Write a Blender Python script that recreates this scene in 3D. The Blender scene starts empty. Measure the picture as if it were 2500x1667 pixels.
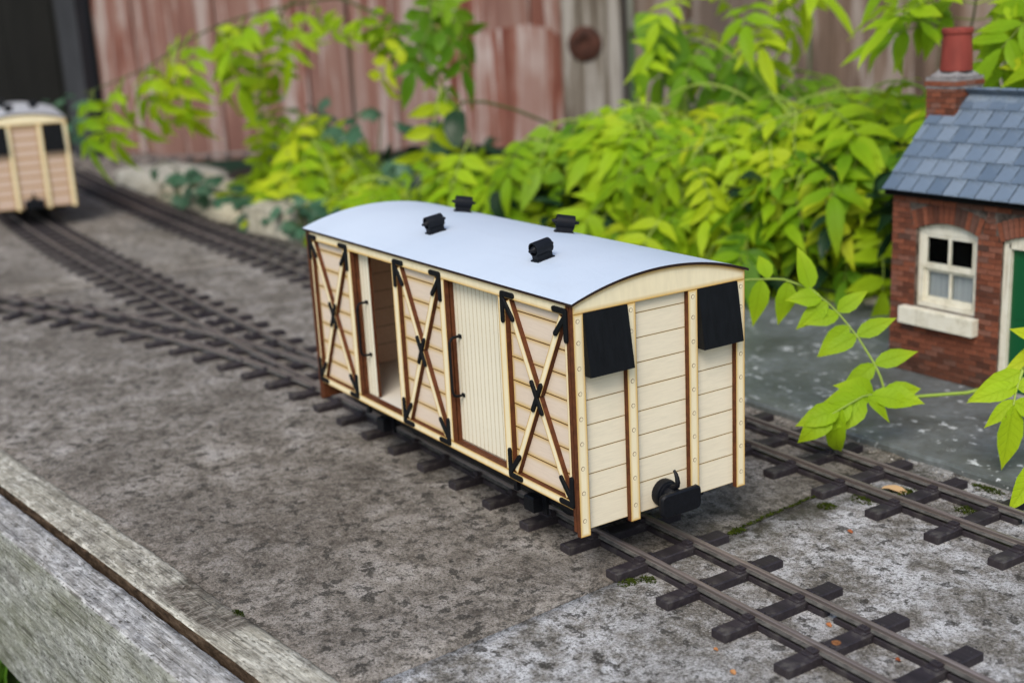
import bpy, math, random
from mathutils import Vector, Matrix, noise

random.seed(7)
U = 0.001                     # everything below is written in millimetres
PI = math.pi
R = math.radians
sc = bpy.context.scene
COL = sc.collection

# ------------------------------------------------------------------ camera, light, exposure
CAM_P = (488.2, -346.2, 296.0)
YAW, PITCH, ROLL = -1.00506, -0.26211, -0.05168
fwd = Vector((math.sin(YAW) * math.cos(PITCH), math.cos(YAW) * math.cos(PITCH), math.sin(PITCH)))
rgt = Vector((math.cos(YAW), -math.sin(YAW), 0.0))
upv = rgt.cross(fwd)
r2 = rgt * math.cos(ROLL) + upv * math.sin(ROLL)
u2 = upv * math.cos(ROLL) - rgt * math.sin(ROLL)
cam = bpy.data.cameras.new('camera')
camo = bpy.data.objects.new('camera', cam)
COL.objects.link(camo)
m = Matrix((r2, u2, -fwd)).transposed().to_4x4()
m.translation = Vector(CAM_P) * U
camo.matrix_world = m
cam.sensor_width = 36.0
cam.lens = 3041.5 / 2500 * 36.0
cam.clip_start = 0.02
cam.clip_end = 100.0
cam.dof.use_dof = True
cam.dof.focus_distance = 0.655
cam.dof.aperture_fstop = 7.0
cam.dof.aperture_blades = 7
sc.camera = camo

SUN_EL, SUN_AZ = R(48), R(311)          # azimuth measured from +X, counter-clockwise: where the light comes from
sun_dir = Vector((math.cos(SUN_EL) * math.cos(SUN_AZ), math.cos(SUN_EL) * math.sin(SUN_AZ), math.sin(SUN_EL)))
w = bpy.data.worlds.new('World')
sc.world = w
w.use_nodes = True
nt = w.node_tree
sky = nt.nodes.new('ShaderNodeTexSky')
sky.sky_type = 'NISHITA'
sky.sun_disc = False
sky.sun_elevation = SUN_EL
sky.sun_rotation = (PI / 2 - SUN_AZ) % (2 * PI)
sky.air_density = 1.3
sky.dust_density = 2.5
sky.ozone_density = 1.2
nt.nodes['Background'].inputs['Strength'].default_value = 0.15
nt.links.new(sky.outputs['Color'], nt.nodes['Background'].inputs['Color'])
sl = bpy.data.lights.new('sun', 'SUN')
sl.energy = 1.45
sl.angle = R(26)
sl.color = (1.0, 0.95, 0.86)
slo = bpy.data.objects.new('sun', sl)
slo.rotation_euler = sun_dir.to_track_quat('Z', 'Y').to_euler()
slo.location = (0, 0, 3)
COL.objects.link(slo)
sc.view_settings.view_transform = 'Standard'
sc.view_settings.look = 'None'
sc.view_settings.gamma = 1.0
sc.view_settings.use_curve_mapping = False
sc.view_settings.exposure = 0.5
sc.render.engine = 'CYCLES'
sc.cycles.max_bounces = 6
sc.cycles.diffuse_bounces = 4
sc.cycles.glossy_bounces = 3
sc.cycles.transmission_bounces = 4

# ------------------------------------------------------------------ materials
def new_mat(name):
    mt = bpy.data.materials.new(name)
    mt.use_nodes = True
    return mt, mt.node_tree, mt.node_tree.nodes['Principled BSDF']

class G:
    """small node helper"""
    def __init__(s, name, rough=0.6, spec=0.3, metal=0.0):
        s.m, s.t, s.b = new_mat(name)
        s.b.inputs['Roughness'].default_value = rough
        s.b.inputs['Specular IOR Level'].default_value = spec
        s.b.inputs['Metallic'].default_value = metal
        s.tc = s.t.nodes.new('ShaderNodeTexCoord')
    def link(s, a, b): s.t.links.new(a, b)
    def coords(s, scale=(1, 1, 1), rot=(0, 0, 0), kind='Object'):
        mp = s.t.nodes.new('ShaderNodeMapping')
        mp.inputs['Scale'].default_value = scale
        mp.inputs['Rotation'].default_value = rot
        s.link(s.tc.outputs[kind], mp.inputs['Vector'])
        return mp.outputs['Vector']
    def noise(s, vec, scale, detail=4, rough=0.55, dist=0.0):
        n = s.t.nodes.new('ShaderNodeTexNoise')
        n.inputs['Scale'].default_value = scale
        n.inputs['Detail'].default_value = detail
        n.inputs['Roughness'].default_value = rough
        n.inputs['Distortion'].default_value = dist
        s.link(vec, n.inputs['Vector'])
        return n.outputs['Fac']
    def voro(s, vec, scale, feature='F1', out='Distance', rnd=1.0):
        n = s.t.nodes.new('ShaderNodeTexVoronoi')
        n.feature = feature
        n.inputs['Scale'].default_value = scale
        n.inputs['Randomness'].default_value = rnd
        s.link(vec, n.inputs['Vector'])
        return n.outputs[out]
    def ramp(s, fac, stops, interp='LINEAR'):
        n = s.t.nodes.new('ShaderNodeValToRGB')
        n.color_ramp.interpolation = interp
        el = n.color_ramp.elements
        while len(el) < len(stops): el.new(0.5)
        for e, (p, c) in zip(el, stops):
            e.position = p
            e.color = (*c, 1) if not isinstance(c, (int, float)) else (c, c, c, 1)
        s.link(fac, n.inputs['Fac'])
        return n.outputs['Color']
    def mix(s, fac, a, b, mode='MIX'):
        n = s.t.nodes.new('ShaderNodeMix')
        n.data_type = 'RGBA'
        n.blend_type = mode
        for sock, v in ((n.inputs['Factor'], fac), (n.inputs['A'], a), (n.inputs['B'], b)):
            if hasattr(v, 'is_output'): s.link(v, sock)
            elif isinstance(v, (int, float)): sock.default_value = v
            else: sock.default_value = (*v, 1)
        # Mix node has several A/B sockets: use the colour ones
        return n.outputs['Result']
    def math(s, op, a, b=0.0):
        n = s.t.nodes.new('ShaderNodeMath')
        n.operation = op
        for i, v in enumerate((a, b)):
            if hasattr(v, 'is_output'): s.link(v, n.inputs[i])
            else: n.inputs[i].default_value = v
        return n.outputs[0]
    def rand(s):
        n = s.t.nodes.new('ShaderNodeObjectInfo')
        return n.outputs['Random']
    def attr(s, name):
        n = s.t.nodes.new('ShaderNodeAttribute')
        n.attribute_name = name
        return n.outputs['Fac']
    def bump(s, h, dist=0.0005, strength=1.0):
        n = s.t.nodes.new('ShaderNodeBump')
        n.inputs['Distance'].default_value = dist
        n.inputs['Strength'].default_value = strength
        s.link(h, n.inputs['Height'])
        s.link(n.outputs['Normal'], s.b.inputs['Normal'])
    def col(s, c):
        if hasattr(c, 'is_output'): s.link(c, s.b.inputs['Base Color'])
        else: s.b.inputs['Base Color'].default_value = (*c, 1)
        return s

# fix Mix node socket access (colour sockets share names with float/vector ones)
def _mix(s, fac, a, b, mode='MIX'):
    n = s.t.nodes.new('ShaderNodeMix')
    n.data_type = 'RGBA'
    n.blend_type = mode
    socks = [n.inputs[0], n.inputs[6], n.inputs[7]]
    for sock, v in zip(socks, (fac, a, b)):
        if hasattr(v, 'is_output'): s.link(v, sock)
        elif isinstance(v, (int, float)): sock.default_value = v if sock.type == 'VALUE' else (v, v, v, 1)
        else: sock.default_value = (*v, 1)
    return n.outputs[2]
G.mix = _mix

def ply_mat(name, base, scorch, dark, grain=(120, 900, 30)):
    g = G(name, 0.62, 0.22)
    v = g.coords(grain)
    n1 = g.noise(v, 1.0, 5, 0.6)
    n2 = g.noise(g.coords((18, 18, 18)), 1.0, 4)
    b2 = tuple(c * 0.93 for c in base)
    b3 = tuple(min(1, c * 1.04) for c in base)
    c = g.ramp(n1, [(0.3, b2), (0.62, b3)])
    c = g.mix(g.math('MULTIPLY', n2, 0.35), c, tuple(x * y for x, y in zip(base, (0.95, 0.86, 0.72))))
    burn = g.attr('burn')
    k = g.math('MULTIPLY', g.math('POWER', burn, 0.85), g.math('ADD', g.math('MULTIPLY', n2, 1.2), 0.42))
    c = g.mix(g.math('MINIMUM', k, 1.0), c, scorch)
    k2 = g.math('MULTIPLY', g.math('GREATER_THAN', burn, 0.93), 0.75)
    c = g.mix(k2, c, dark)
    g.col(c)
    g.bump(n1, 0.0001, 0.5)
    return g.m

CREAM = ply_mat('birch_ply', (0.77, 0.69, 0.485), (0.60, 0.38, 0.10), (0.22, 0.10, 0.03), (300, 300, 60))
CREAM_END = ply_mat('birch_ply_plank', (0.74, 0.67, 0.52), (0.64, 0.50, 0.27), (0.36, 0.24, 0.12), (500, 110, 1500))
PINK = ply_mat('birch_ply_pinkish', (0.65, 0.55, 0.455), (0.58, 0.40, 0.15), (0.20, 0.09, 0.03), (110, 500, 1500))
PINK2 = ply_mat('beech_ply', (0.53, 0.40, 0.33), (0.46, 0.29, 0.14), (0.20, 0.09, 0.03), (60, 500, 700))
DOORM = ply_mat('door_ply', (0.72, 0.68, 0.56), (0.62, 0.50, 0.27), (0.30, 0.19, 0.09), (500, 500, 40))

g = G('burnt_ply_edge', 0.7, 0.2)
n = g.noise(g.coords((260, 260, 260)), 1.0, 3)
n2 = g.noise(g.coords((900, 900, 60)), 1.0, 3)
g.col(g.mix(g.math('MULTIPLY', n2, 0.55), g.ramp(n, [(0.35, (0.038, 0.010, 0.004)), (0.68, (0.105, 0.031, 0.011))]), (0.15, 0.055, 0.022)))
BURNT = g.m
g = G('bare_inside_ply', 0.7, 0.2)
g.col(g.ramp(g.noise(g.coords((60, 500, 700)), 1.0, 4), [(0.3, (0.64, 0.44, 0.31)), (0.7, (0.74, 0.54, 0.40))]))
INSIDE = g.m

g = G('black_painted_wood', 0.6, 0.16)
n = g.noise(g.coords((400, 400, 60)), 1.0, 5)
g.col(g.ramp(n, [(0.3, (0.0025, 0.003, 0.004)), (0.75, (0.006, 0.007, 0.009))]))
g.bump(n, 0.0002, 0.6)
BLACK = g.m
g = G('black_cast_resin', 0.5, 0.22)
n = g.noise(g.coords((500, 500, 500)), 1.0, 5, 0.7)
g.col(g.ramp(n, [(0.35, (0.002, 0.0025, 0.004)), (0.72, (0.005, 0.006, 0.010)), (0.88, (0.022, 0.025, 0.032))]))
g.bump(n, 0.0003, 0.7)
RESIN = g.m

g = G('roof_paint', 0.62, 0.3)
n = g.noise(g.coords((700, 700, 700)), 1.0, 3)
n2 = g.noise(g.coords((9, 9, 9)), 1.0, 4)
n3 = g.ramp(g.noise(g.coords((160, 160, 160)), 1.0, 3), [(0.66, 0.0), (0.8, 1.0)])
c = g.ramp(n2, [(0.3, (0.455, 0.525, 0.615)), (0.7, (0.515, 0.585, 0.67))])
c = g.mix(g.math('MULTIPLY', n3, 0.25), c, (0.42, 0.45, 0.48))
sm = g.noise(g.coords((14, 50, 30)), 1.0, 6, 0.7, 0.8)
c = g.mix(g.ramp(sm, [(0.55, 0.0), (0.75, 0.35)]), c, (0.40, 0.45, 0.52))
c = g.mix(g.ramp(n, [(0.62, 0.0), (0.75, 0.25)]), c, (0.36, 0.40, 0.45))
g.col(c)
g.bump(g.math('ADD', n, g.math('MULTIPLY', sm, 3.0)), 0.0002, 0.6)
g.b.inputs['Roughness'].default_value = 0.5
ROOF = g.m
g = G('roof_paint_grey', 0.7, 0.3)
g.col(g.ramp(g.noise(g.coords((30, 30, 30)), 1.0, 4), [(0.3, (0.36, 0.37, 0.38)), (0.7, (0.46, 0.46, 0.47))]))
ROOFGREY = g.m

# track
g = G('sleeper_plastic', 0.52, 0.28)
v = g.coords((40, 400, 300))
n = g.noise(v, 1.0, 4)
n2 = g.noise(g.coords((90, 90, 90), kind='Object'), 1.0, 6, 0.7)
dirt = g.ramp(n2, [(0.56, 0.0), (0.72, 1.0)])
sp = g.ramp(g.voro(g.coords((260, 260, 260)), 1.0), [(0.05, 1.0), (0.09, 0.0)])
c = g.ramp(n, [(0.3, (0.014, 0.011, 0.0135)), (0.7, (0.030, 0.024, 0.028))])
c = g.mix(g.math('MULTIPLY', g.rand(), 0.35), c, (0.040, 0.033, 0.036))
geo = g.t.nodes.new('ShaderNodeNewGeometry'); sn = g.t.nodes.new('ShaderNodeSeparateXYZ'); g.link(geo.outputs['Normal'], sn.inputs[0])
c = g.mix(g.math('MULTIPLY', dirt, g.math('ADD', g.math('MULTIPLY', sn.outputs[2], 0.3), 0.4)), c, (0.105, 0.096, 0.085))
c = g.mix(g.math('MULTIPLY', sp, 0.35), c, (0.30, 0.30, 0.29))
g.col(c)
g.bump(n, 0.0004, 0.6)
SLEEPER = g.m
g = G('rail_metal', 0.36, 0.5, 0.4)
n = g.noise(g.coords((15, 400, 400)), 1.0, 4)
n2 = g.noise(g.coords((120, 120, 120)), 1.0, 5, 0.7)
c = g.ramp(n, [(0.3, (0.125, 0.100, 0.090)), (0.7, (0.25, 0.21, 0.195))])
c = g.mix(g.ramp(n2, [(0.55, 0.0), (0.72, 0.6)]), c, (0.16, 0.14, 0.12))
g.col(c)
g.bump(n2, 0.0002, 0.4)
RAIL = g.m
g = G('rail_foot_dirt', 0.8, 0.2)
n2 = g.noise(g.coords((150, 150, 150)), 1.0, 5, 0.7)
g.col(g.ramp(n2, [(0.35, (0.045, 0.043, 0.040)), (0.7, (0.13, 0.125, 0.115))]))
FOOT = g.m
g = G('rusty_steel', 0.8, 0.2)
g.col(g.ramp(g.noise(g.coords((700, 700, 700)), 1.0, 4), [(0.3, (0.05, 0.018, 0.008)), (0.7, (0.30, 0.13, 0.05))]))
RUST = g.m

def concrete(name, light):
    g = G(name, 0.92, 0.10)
    big = g.noise(g.coords((7, 7, 7)), 1.0, 5, 0.6, 0.5)
    mid = g.noise(g.coords((34, 34, 34)), 1.0, 8, 0.72, 0.3)
    mot = g.noise(g.coords((150, 150, 150)), 1.0, 7, 0.75)
    blo = g.noise(g.coords((105, 105, 105), (0.3, 0.2, 0.4)), 1.0, 6, 0.62)
    pep = g.noise(g.coords((640, 640, 640)), 1.0, 5, 0.8)
    grit = g.noise(g.coords((1500, 1500, 1500)), 1.0, 2, 0.7)
    if light:
        c = g.ramp(mid, [(0.36, (0.14, 0.124, 0.10)), (0.44, (0.25, 0.23, 0.20)), (0.50, (0.42, 0.405, 0.385)), (0.57, (0.62, 0.615, 0.61))])
        c = g.mix(g.ramp(big, [(0.36, 0.75), (0.52, 0.0)]), c, (0.165, 0.148, 0.122))
    else:
        c = g.ramp(mid, [(0.34, (0.112, 0.095, 0.078)), (0.46, (0.232, 0.204, 0.172)), (0.55, (0.355, 0.320, 0.280)), (0.66, (0.48, 0.445, 0.41))])
        c = g.mix(g.ramp(big, [(0.36, 0.7), (0.55, 0.0)]), c, (0.125, 0.104, 0.083))
    c = g.mix(g.ramp(mot, [(0.40, 0.85), (0.49, 0.0)]), c, (0.060, 0.053, 0.044) if not light else (0.10, 0.090, 0.075))
    c = g.mix(g.ramp(mot, [(0.53, 0.0), (0.68, 0.65)]), c, (0.62, 0.61, 0.60) if light else (0.43, 0.395, 0.355))
    # dark ragged lichen spots
    bm = g.math('MULTIPLY', g.ramp(blo, [(0.58, 0.0), (0.605, 1.0)]), g.ramp(pep, [(0.36, 0.95), (0.62, 0.7)]))
    c = g.mix(bm, c, (0.036, 0.033, 0.028))
    # pepper and salt
    c = g.mix(g.ramp(pep, [(0.40, 0.85), (0.49, 0.0)]), c, (0.040, 0.036, 0.031))
    c = g.mix(g.ramp(pep, [(0.56, 0.0), (0.66, 0.6)]), c, (0.66, 0.65, 0.64) if light else (0.42, 0.40, 0.375))
    c = g.mix(g.ramp(grit, [(0.36, 0.6), (0.5, 0.0)]), c, (0.07, 0.063, 0.055))
    sx = g.t.nodes.new('ShaderNodeSeparateXYZ'); g.link(g.tc.outputs['Object'], sx.inputs[0])
    near = g.math('SUBTRACT', 1.0, g.math('MINIMUM', g.math('MULTIPLY', g.math('ABSOLUTE', sx.outputs[0]), 14.0 if not light else 60.0), 1.0))
    yb = g.ramp(sx.outputs[1], [(0.02, 0.0), (0.10, 1.0)])
    c = g.mix(g.math('MULTIPLY', g.math('MULTIPLY', near, yb), g.ramp(mid, [(0.35, 0.95), (0.7, 0.25)])), c, (0.045, 0.042, 0.027))
    g.col(c)
    h = g.math('ADD', g.math('MULTIPLY', mot, 1.0), g.math('ADD', g.math('MULTIPLY', pep, 0.6), g.math('MULTIPLY', mid, 1.2)))
    g.bump(h, 0.0018, 0.8)
    return g.m
CONC_NEAR = concrete('concrete_lichen_pale', True)
CONC_FAR = concrete('concrete_weathered', False)

g = G('slate_slab', 0.38, 0.4)
n = g.noise(g.coords((14, 14, 14)), 1.0, 6, 0.6, 0.4)
n2 = g.noise(g.coords((150, 150, 150)), 1.0, 5, 0.7)
spk = g.ramp(g.noise(g.coords((130, 130, 130)), 1.0, 4, 0.6), [(0.60, 0.0), (0.645, 1.0)])
pat = g.ramp(g.noise(g.coords((20, 20, 20)), 1.0, 2), [(0.44, 0.0), (0.6, 1.0)])
c = g.ramp(n, [(0.3, (0.055, 0.062, 0.055)), (0.45, (0.105, 0.118, 0.114)), (0.6, (0.155, 0.172, 0.175)), (0.72, (0.20, 0.22, 0.23))])
c = g.mix(g.ramp(n2, [(0.4, 0.4), (0.6, 0.0)]), c, (0.05, 0.052, 0.04))
c = g.mix(g.math('MULTIPLY', spk, g.math('MULTIPLY', pat, 0.9)), c, (0.62, 0.64, 0.64))
g.col(c)
g.bump(g.math('ADD', n, g.math('MULTIPLY', n2, 0.3)), 0.0025, 0.6)
SLATESLAB = g.m

g = G('garden_soil', 0.95, 0.1)
n = g.noise(g.coords((45, 45, 45)), 1.0, 6, 0.7)
g.col(g.ramp(n, [(0.3, (0.012, 0.010, 0.008)), (0.7, (0.045, 0.036, 0.028))]))
g.bump(n, 0.01, 1.0)
SOIL = g.m
g = G('pale_stone', 0.9, 0.15)
n = g.noise(g.coords((25, 25, 25)), 1.0, 6, 0.65)
n2 = g.noise(g.coords((160, 160, 160)), 1.0, 4, 0.7)
c = g.mix(g.rand(), g.ramp(n, [(0.3, (0.26, 0.25, 0.21)), (0.7, (0.48, 0.47, 0.42))]), g.ramp(n, [(0.3, (0.32, 0.28, 0.18)), (0.7, (0.52, 0.47, 0.34))]))
c = g.mix(g.ramp(n2, [(0.4, 0.5), (0.6, 0.0)]), c, (0.13, 0.12, 0.09))
g.col(c)
g.bump(n, 0.006, 0.8)
STONE = g.m

def weathered(name, a, b, moss=None, mossamt=0.5):
    g = G(name, 0.88, 0.15)
    gr = g.noise(g.coords((5, 260, 160)), 1.0, 6, 0.65, 0.6)
    gr2 = g.noise(g.coords((14, 900, 700)), 1.0, 4, 0.6)
    bl = g.noise(g.coords((22, 60, 60)), 1.0, 5, 0.65)
    pit = g.noise(g.coords((240, 520, 520)), 1.0, 4, 0.7)
    c = g.ramp(gr, [(0.28, a), (0.5, tuple((x + y) / 2 for x, y in zip(a, b))), (0.72, b)])
    c = g.mix(g.ramp(gr2, [(0.36, 0.65), (0.48, 0.0)]), c, tuple(x * 0.4 for x in a))
    fl = g.noise(g.coords((85, 230, 230)), 1.0, 6, 0.7, 0.4)
    c = g.mix(g.ramp(fl, [(0.52, 0.0), (0.60, 0.75)]), c, tuple(min(0.75, x * 1.25) for x in b))
    c = g.mix(g.ramp(fl, [(0.38, 0.7), (0.46, 0.0)]), c, tuple(x * 0.55 for x in a))
    c = g.mix(g.ramp(pit, [(0.36, 0.9), (0.46, 0.0)]), c, (0.034, 0.030, 0.024))
    if moss:
        c = g.mix(g.math('MULTIPLY', g.ramp(bl, [(0.40, 0.0), (0.62, 1.0)]), mossamt), c, moss)
    c = g.mix(g.ramp(bl, [(0.26, 0.55), (0.42, 0.0)]), c, (0.085, 0.075, 0.062))
    ck = g.noise(g.coords((3.2, 330, 210)), 1.0, 3, 0.5, 0.3)
    crack = g.ramp(ck, [(0.470, 0.0), (0.492, 1.0), (0.508, 1.0), (0.530, 0.0)])
    c = g.mix(g.math('MULTIPLY', crack, g.ramp(bl, [(0.46, 0.0), (0.60, 0.75)])), c, (0.040, 0.036, 0.030))
    kn = g.attr('burn')
    kl = g.noise(g.coords((150, 60, 60), (0, 0, 0.9)), 1.0, 6, 0.7, 2.5)
    kc = g.ramp(kl, [(0.40, (0.016, 0.012, 0.009)), (0.50, (0.085, 0.068, 0.052)), (0.62, (0.26, 0.235, 0.20))])
    c = g.mix(g.math('MULTIPLY', g.ramp(kn, [(0.10, 0.0), (0.45, 0.95)]), g.ramp(fl, [(0.30, 1.0), (0.70, 0.75)])), c, kc)
    g.col(c)
    g.bump(g.math('ADD', g.math('MULTIPLY', gr, 1.0), g.math('ADD', g.math('MULTIPLY', gr2, 0.5), g.math('MULTIPLY', pit, 0.6))), 0.0016, 0.85)
    return g.m
TIMBER_A = weathered('weathered_timber_warm', (0.17, 0.15, 0.115), (0.54, 0.52, 0.45), (0.42, 0.39, 0.30), 0.35)
TIMBER_B = weathered('weathered_timber_grey', (0.17, 0.165, 0.16), (0.50, 0.495, 0.485), (0.36, 0.33, 0.28), 0.3)
TIMBER_FACE = weathered('weathered_timber_algae', (0.18, 0.185, 0.165), (0.40, 0.405, 0.385), (0.16, 0.165, 0.105), 0.5)

def fence_mat(name, cols, vary):
    g = G(name, 0.85, 0.15)
    r = g.rand()
    tn = g.t.nodes.new('ShaderNodeVectorMath'); tn.operation = 'ADD'
    g.link(g.tc.outputs['Object'], tn.inputs[0])
    cmb = g.t.nodes.new('ShaderNodeCombineXYZ'); g.link(g.math('MULTIPLY', r, 37.0), cmb.inputs[0]); g.link(g.math('MULTIPLY', r, 11.0), cmb.inputs[2])
    g.link(cmb.outputs[0], tn.inputs[1])
    mp = g.t.nodes.new('ShaderNodeMapping'); mp.inputs['Scale'].default_value = (34, 34, 1.8)
    g.link(tn.outputs[0], mp.inputs['Vector'])
    n1 = g.noise(mp.outputs['Vector'], 1.0, 6, 0.65, 0.6)
    mp2 = g.t.nodes.new('ShaderNodeMapping'); mp2.inputs['Scale'].default_value = (9, 9, 3)
    g.link(tn.outputs[0], mp2.inputs['Vector'])
    n2 = g.noise(mp2.outputs['Vector'], 1.0, 5, 0.6)
    c = g.ramp(n1, [(0.43, cols[0]), (0.485, cols[1]), (0.52, cols[2]), (0.565, cols[3])])
    c = g.mix(g.ramp(n2, [(0.42, 0.0), (0.62, 0.75)]), c, cols[4])
    c = g.mix(g.math('MULTIPLY', r, vary), c, cols[5])
    g.col(c)
    g.bump(n1, 0.003, 0.7)
    return g.m
FENCE_RED = fence_mat('peeling_red_fence_paint', [(0.120, 0.036, 0.024), (0.20, 0.078, 0.056), (0.24, 0.145, 0.122), (0.38, 0.325, 0.305), (0.20, 0.098, 0.074), (0.21, 0.145, 0.125)], 0.45)
FENCE_GREY = fence_mat('weathered_brown_fence', [(0.065, 0.040, 0.026), (0.13, 0.085, 0.060), (0.20, 0.15, 0.12), (0.33, 0.29, 0.26), (0.16, 0.10, 0.065), (0.10, 0.085, 0.075)], 0.7)
POSTM = fence_mat('weathered_post', [(0.055, 0.043, 0.030), (0.115, 0.095, 0.073), (0.18, 0.16, 0.13), (0.33, 0.31, 0.28), (0.13, 0.105, 0.08), (0.15, 0.125, 0.10)], 0.3)
g = G('dark_creosote', 0.8, 0.2)
g.col(g.ramp(g.noise(g.coords((20, 20, 3)), 1.0, 4), [(0.3, (0.003, 0.0035, 0.003)), (0.7, (0.010, 0.010, 0.009))]))
CREOSOTE = g.m
g = G('grey_post_paint', 0.7, 0.3)
g.col(g.ramp(g.noise(g.coords((20, 20, 4)), 1.0, 4), [(0.3, (0.018, 0.020, 0.024)), (0.7, (0.038, 0.040, 0.046))]))
GREYPOST = g.m

# cottage
g = G('brick_clay', 0.85, 0.2)
r = g.rand()
n = g.noise(g.coords((300, 300, 300)), 1.0, 4, 0.7)
c = g.ramp(r, [(0.0, (0.085, 0.032, 0.020)), (0.25, (0.175, 0.056, 0.030)), (0.6, (0.245, 0.080, 0.043)), (0.85, (0.21, 0.10, 0.072)), (1.0, (0.075, 0.040, 0.030))])
c = g.mix(g.ramp(n, [(0.35, 0.55), (0.6, 0.0)]), c, (0.060, 0.022, 0.014))
gi = g.t.nodes.new('ShaderNodeNewGeometry'); sz = g.t.nodes.new('ShaderNodeSeparateXYZ'); g.link(gi.outputs['Position'], sz.inputs[0])
n3 = g.noise(g.coords((25, 25, 25)), 1.0, 3)
damp = g.math('MULTIPLY', g.ramp(g.math('MULTIPLY', sz.outputs[2], 1.0), [(0.008, 0.7), (0.035, 0.0)]), g.math('ADD', n3, 0.25))
c = g.mix(damp, c, (0.035, 0.022, 0.016))
g.col(c)
g.bump(n, 0.0004, 0.7)
BRICK = g.m
g = G('mortar', 0.95, 0.1)
n = g.noise(g.coords((140, 140, 140)), 1.0, 4)
g.col(g.ramp(n, [(0.38, (0.040, 0.028, 0.022)), (0.62, (0.15, 0.125, 0.105))]))
MORTAR = g.m
g = G('roof_slate', 0.42, 0.45)
r = g.rand()
n = g.noise(g.coords((60, 60, 60)), 1.0, 5, 0.65)
c = g.ramp(r, [(0.0, (0.085, 0.120, 0.168)), (0.6, (0.118, 0.158, 0.212)), (1.0, (0.155, 0.196, 0.248))])
c = g.mix(g.ramp(n, [(0.5, 0.0), (0.75, 0.45)]), c, (0.27, 0.31, 0.34))
c = g.mix(g.ramp(g.noise(g.coords((150, 150, 150)), 1.0, 5, 0.7), [(0.36, 0.6), (0.48, 0.0)]), c, (0.055, 0.065, 0.06))
g.col(c)
g.bump(n, 0.0006, 0.5)
SLATE = g.m
g = G('cream_paint', 0.55, 0.35)
n = g.noise(g.coords((90, 90, 90)), 1.0, 5, 0.7)
st_ = g.noise(g.coords((160, 160, 14)), 1.0, 5, 0.65)
c = g.ramp(n, [(0.28, (0.46, 0.42, 0.31)), (0.5, (0.66, 0.63, 0.52)), (0.8, (0.72, 0.70, 0.61))])
g.col(g.mix(g.ramp(st_, [(0.55, 0.0), (0.72, 0.6)]), c, (0.30, 0.26, 0.17)))
CREAMP = g.m
g = G('green_door_paint', 0.45, 0.4)
g.col((0.002, 0.075, 0.022))
GREENP = g.m
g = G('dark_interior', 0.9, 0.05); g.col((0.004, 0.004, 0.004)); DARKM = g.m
g = G('net_curtain', 0.9, 0.1)
g.col(g.ramp(g.noise(g.coords((300, 10, 10)), 1.0, 3), [(0.3, (0.30, 0.32, 0.33)), (0.7, (0.42, 0.44, 0.45))]))
CURTAIN = g.m
g = G('window_glass', 0.05, 0.5)
g.b.inputs['Transmission Weight'].default_value = 1.0
g.b.inputs['IOR'].default_value = 1.1
g.col((0.9, 0.93, 0.93)); GLASS = g.m
g = G('terracotta', 0.65, 0.3)
n = g.noise(g.coords((70, 70, 25)), 1.0, 5)
gi = g.t.nodes.new('ShaderNodeSeparateXYZ'); g.link(g.tc.outputs['Object'], gi.inputs[0])
g.col(g.ramp(n, [(0.3, (0.15, 0.024, 0.017)), (0.7, (0.27, 0.050, 0.035))]))
TERRA = g.m
g = G('cement_flaunching', 0.95, 0.1)
g.col(g.ramp(g.noise(g.coords((120, 120, 120)), 1.0, 4), [(0.3, (0.13, 0.12, 0.12)), (0.7, (0.30, 0.29, 0.29))]))
CEMENT = g.m

# plants
def leaf_mat(name, stops, trans, rough=0.45, tr_col=None, tr_amt=0.4):
    mt = bpy.data.materials.new(name); mt.use_nodes = True
    t = mt.node_tree; b = t.nodes['Principled BSDF']
    g = G.__new__(G); g.m, g.t, g.b = mt, t, b
    g.tc = t.nodes.new('ShaderNodeTexCoord')
    b.inputs['Roughness'].default_value = rough
    b.inputs['Specular IOR Level'].default_value = 0.16
    r = g.rand()
    c = g.ramp(r, stops)
    n = g.noise(g.coords((50, 50, 50)), 1.0, 3)
    c = g.mix(g.math('MULTIPLY', n, 0.35), c, tuple(x * 0.7 for x in stops[0][1]))
    vein = g.attr('burn')
    al = g.attr('along')
    rib = g.ramp(vein, [(0.86, 0.0), (0.95, 1.0)])
    sv = g.math('SINE', g.math('MULTIPLY', g.math('ADD', al, g.math('MULTIPLY', vein, 0.16)), 50.0))
    svl = g.ramp(sv, [(0.80, 0.0), (0.98, 1.0)])
    lines = g.math('MAXIMUM', rib, g.math('MULTIPLY', svl, 0.55))
    c = g.mix(g.math('MULTIPLY', lines, 0.2), c, tuple(x * 0.55 for x in stops[1 if len(stops) > 2 else 0][1]))
    c = g.mix(g.math('MULTIPLY', g.math('POWER', al, 3.0), 0.35), c, tuple(min(1, x * 1.2) for x in stops[-1][1]))
    bsp = g.ramp(g.noise(g.coords((140, 140, 140)), 1.0, 3), [(0.70, 0.0), (0.76, 0.7)])
    c = g.mix(bsp, c, (0.16, 0.10, 0.03))
    g.bump(g.math('MULTIPLY', lines, -1.0), 0.0004, 0.7)
    g.col(c)
    tl = t.nodes.new('ShaderNodeBsdfTranslucent')
    tc2 = g.mix(0.5, c, tr_col or stops[-1][1])
    g.link(tc2, tl.inputs['Color'])
    ms = t.nodes.new('ShaderNodeMixShader'); ms.inputs[0].default_value = tr_amt
    g.link(b.outputs[0], ms.inputs[1]); g.link(tl.outputs[0], ms.inputs[2])
    g.link(ms.outputs[0], t.nodes['Material Output'].inputs['Surface'])
    return mt
LIME = leaf_mat('golden_jasmine_leaf', [(0.0, (0.14, 0.30, 0.006)), (0.3, (0.27, 0.46, 0.010)), (0.75, (0.40, 0.58, 0.016)), (1.0, (0.55, 0.62, 0.022))], 0.4, 0.5, None, 0.42)
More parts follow.
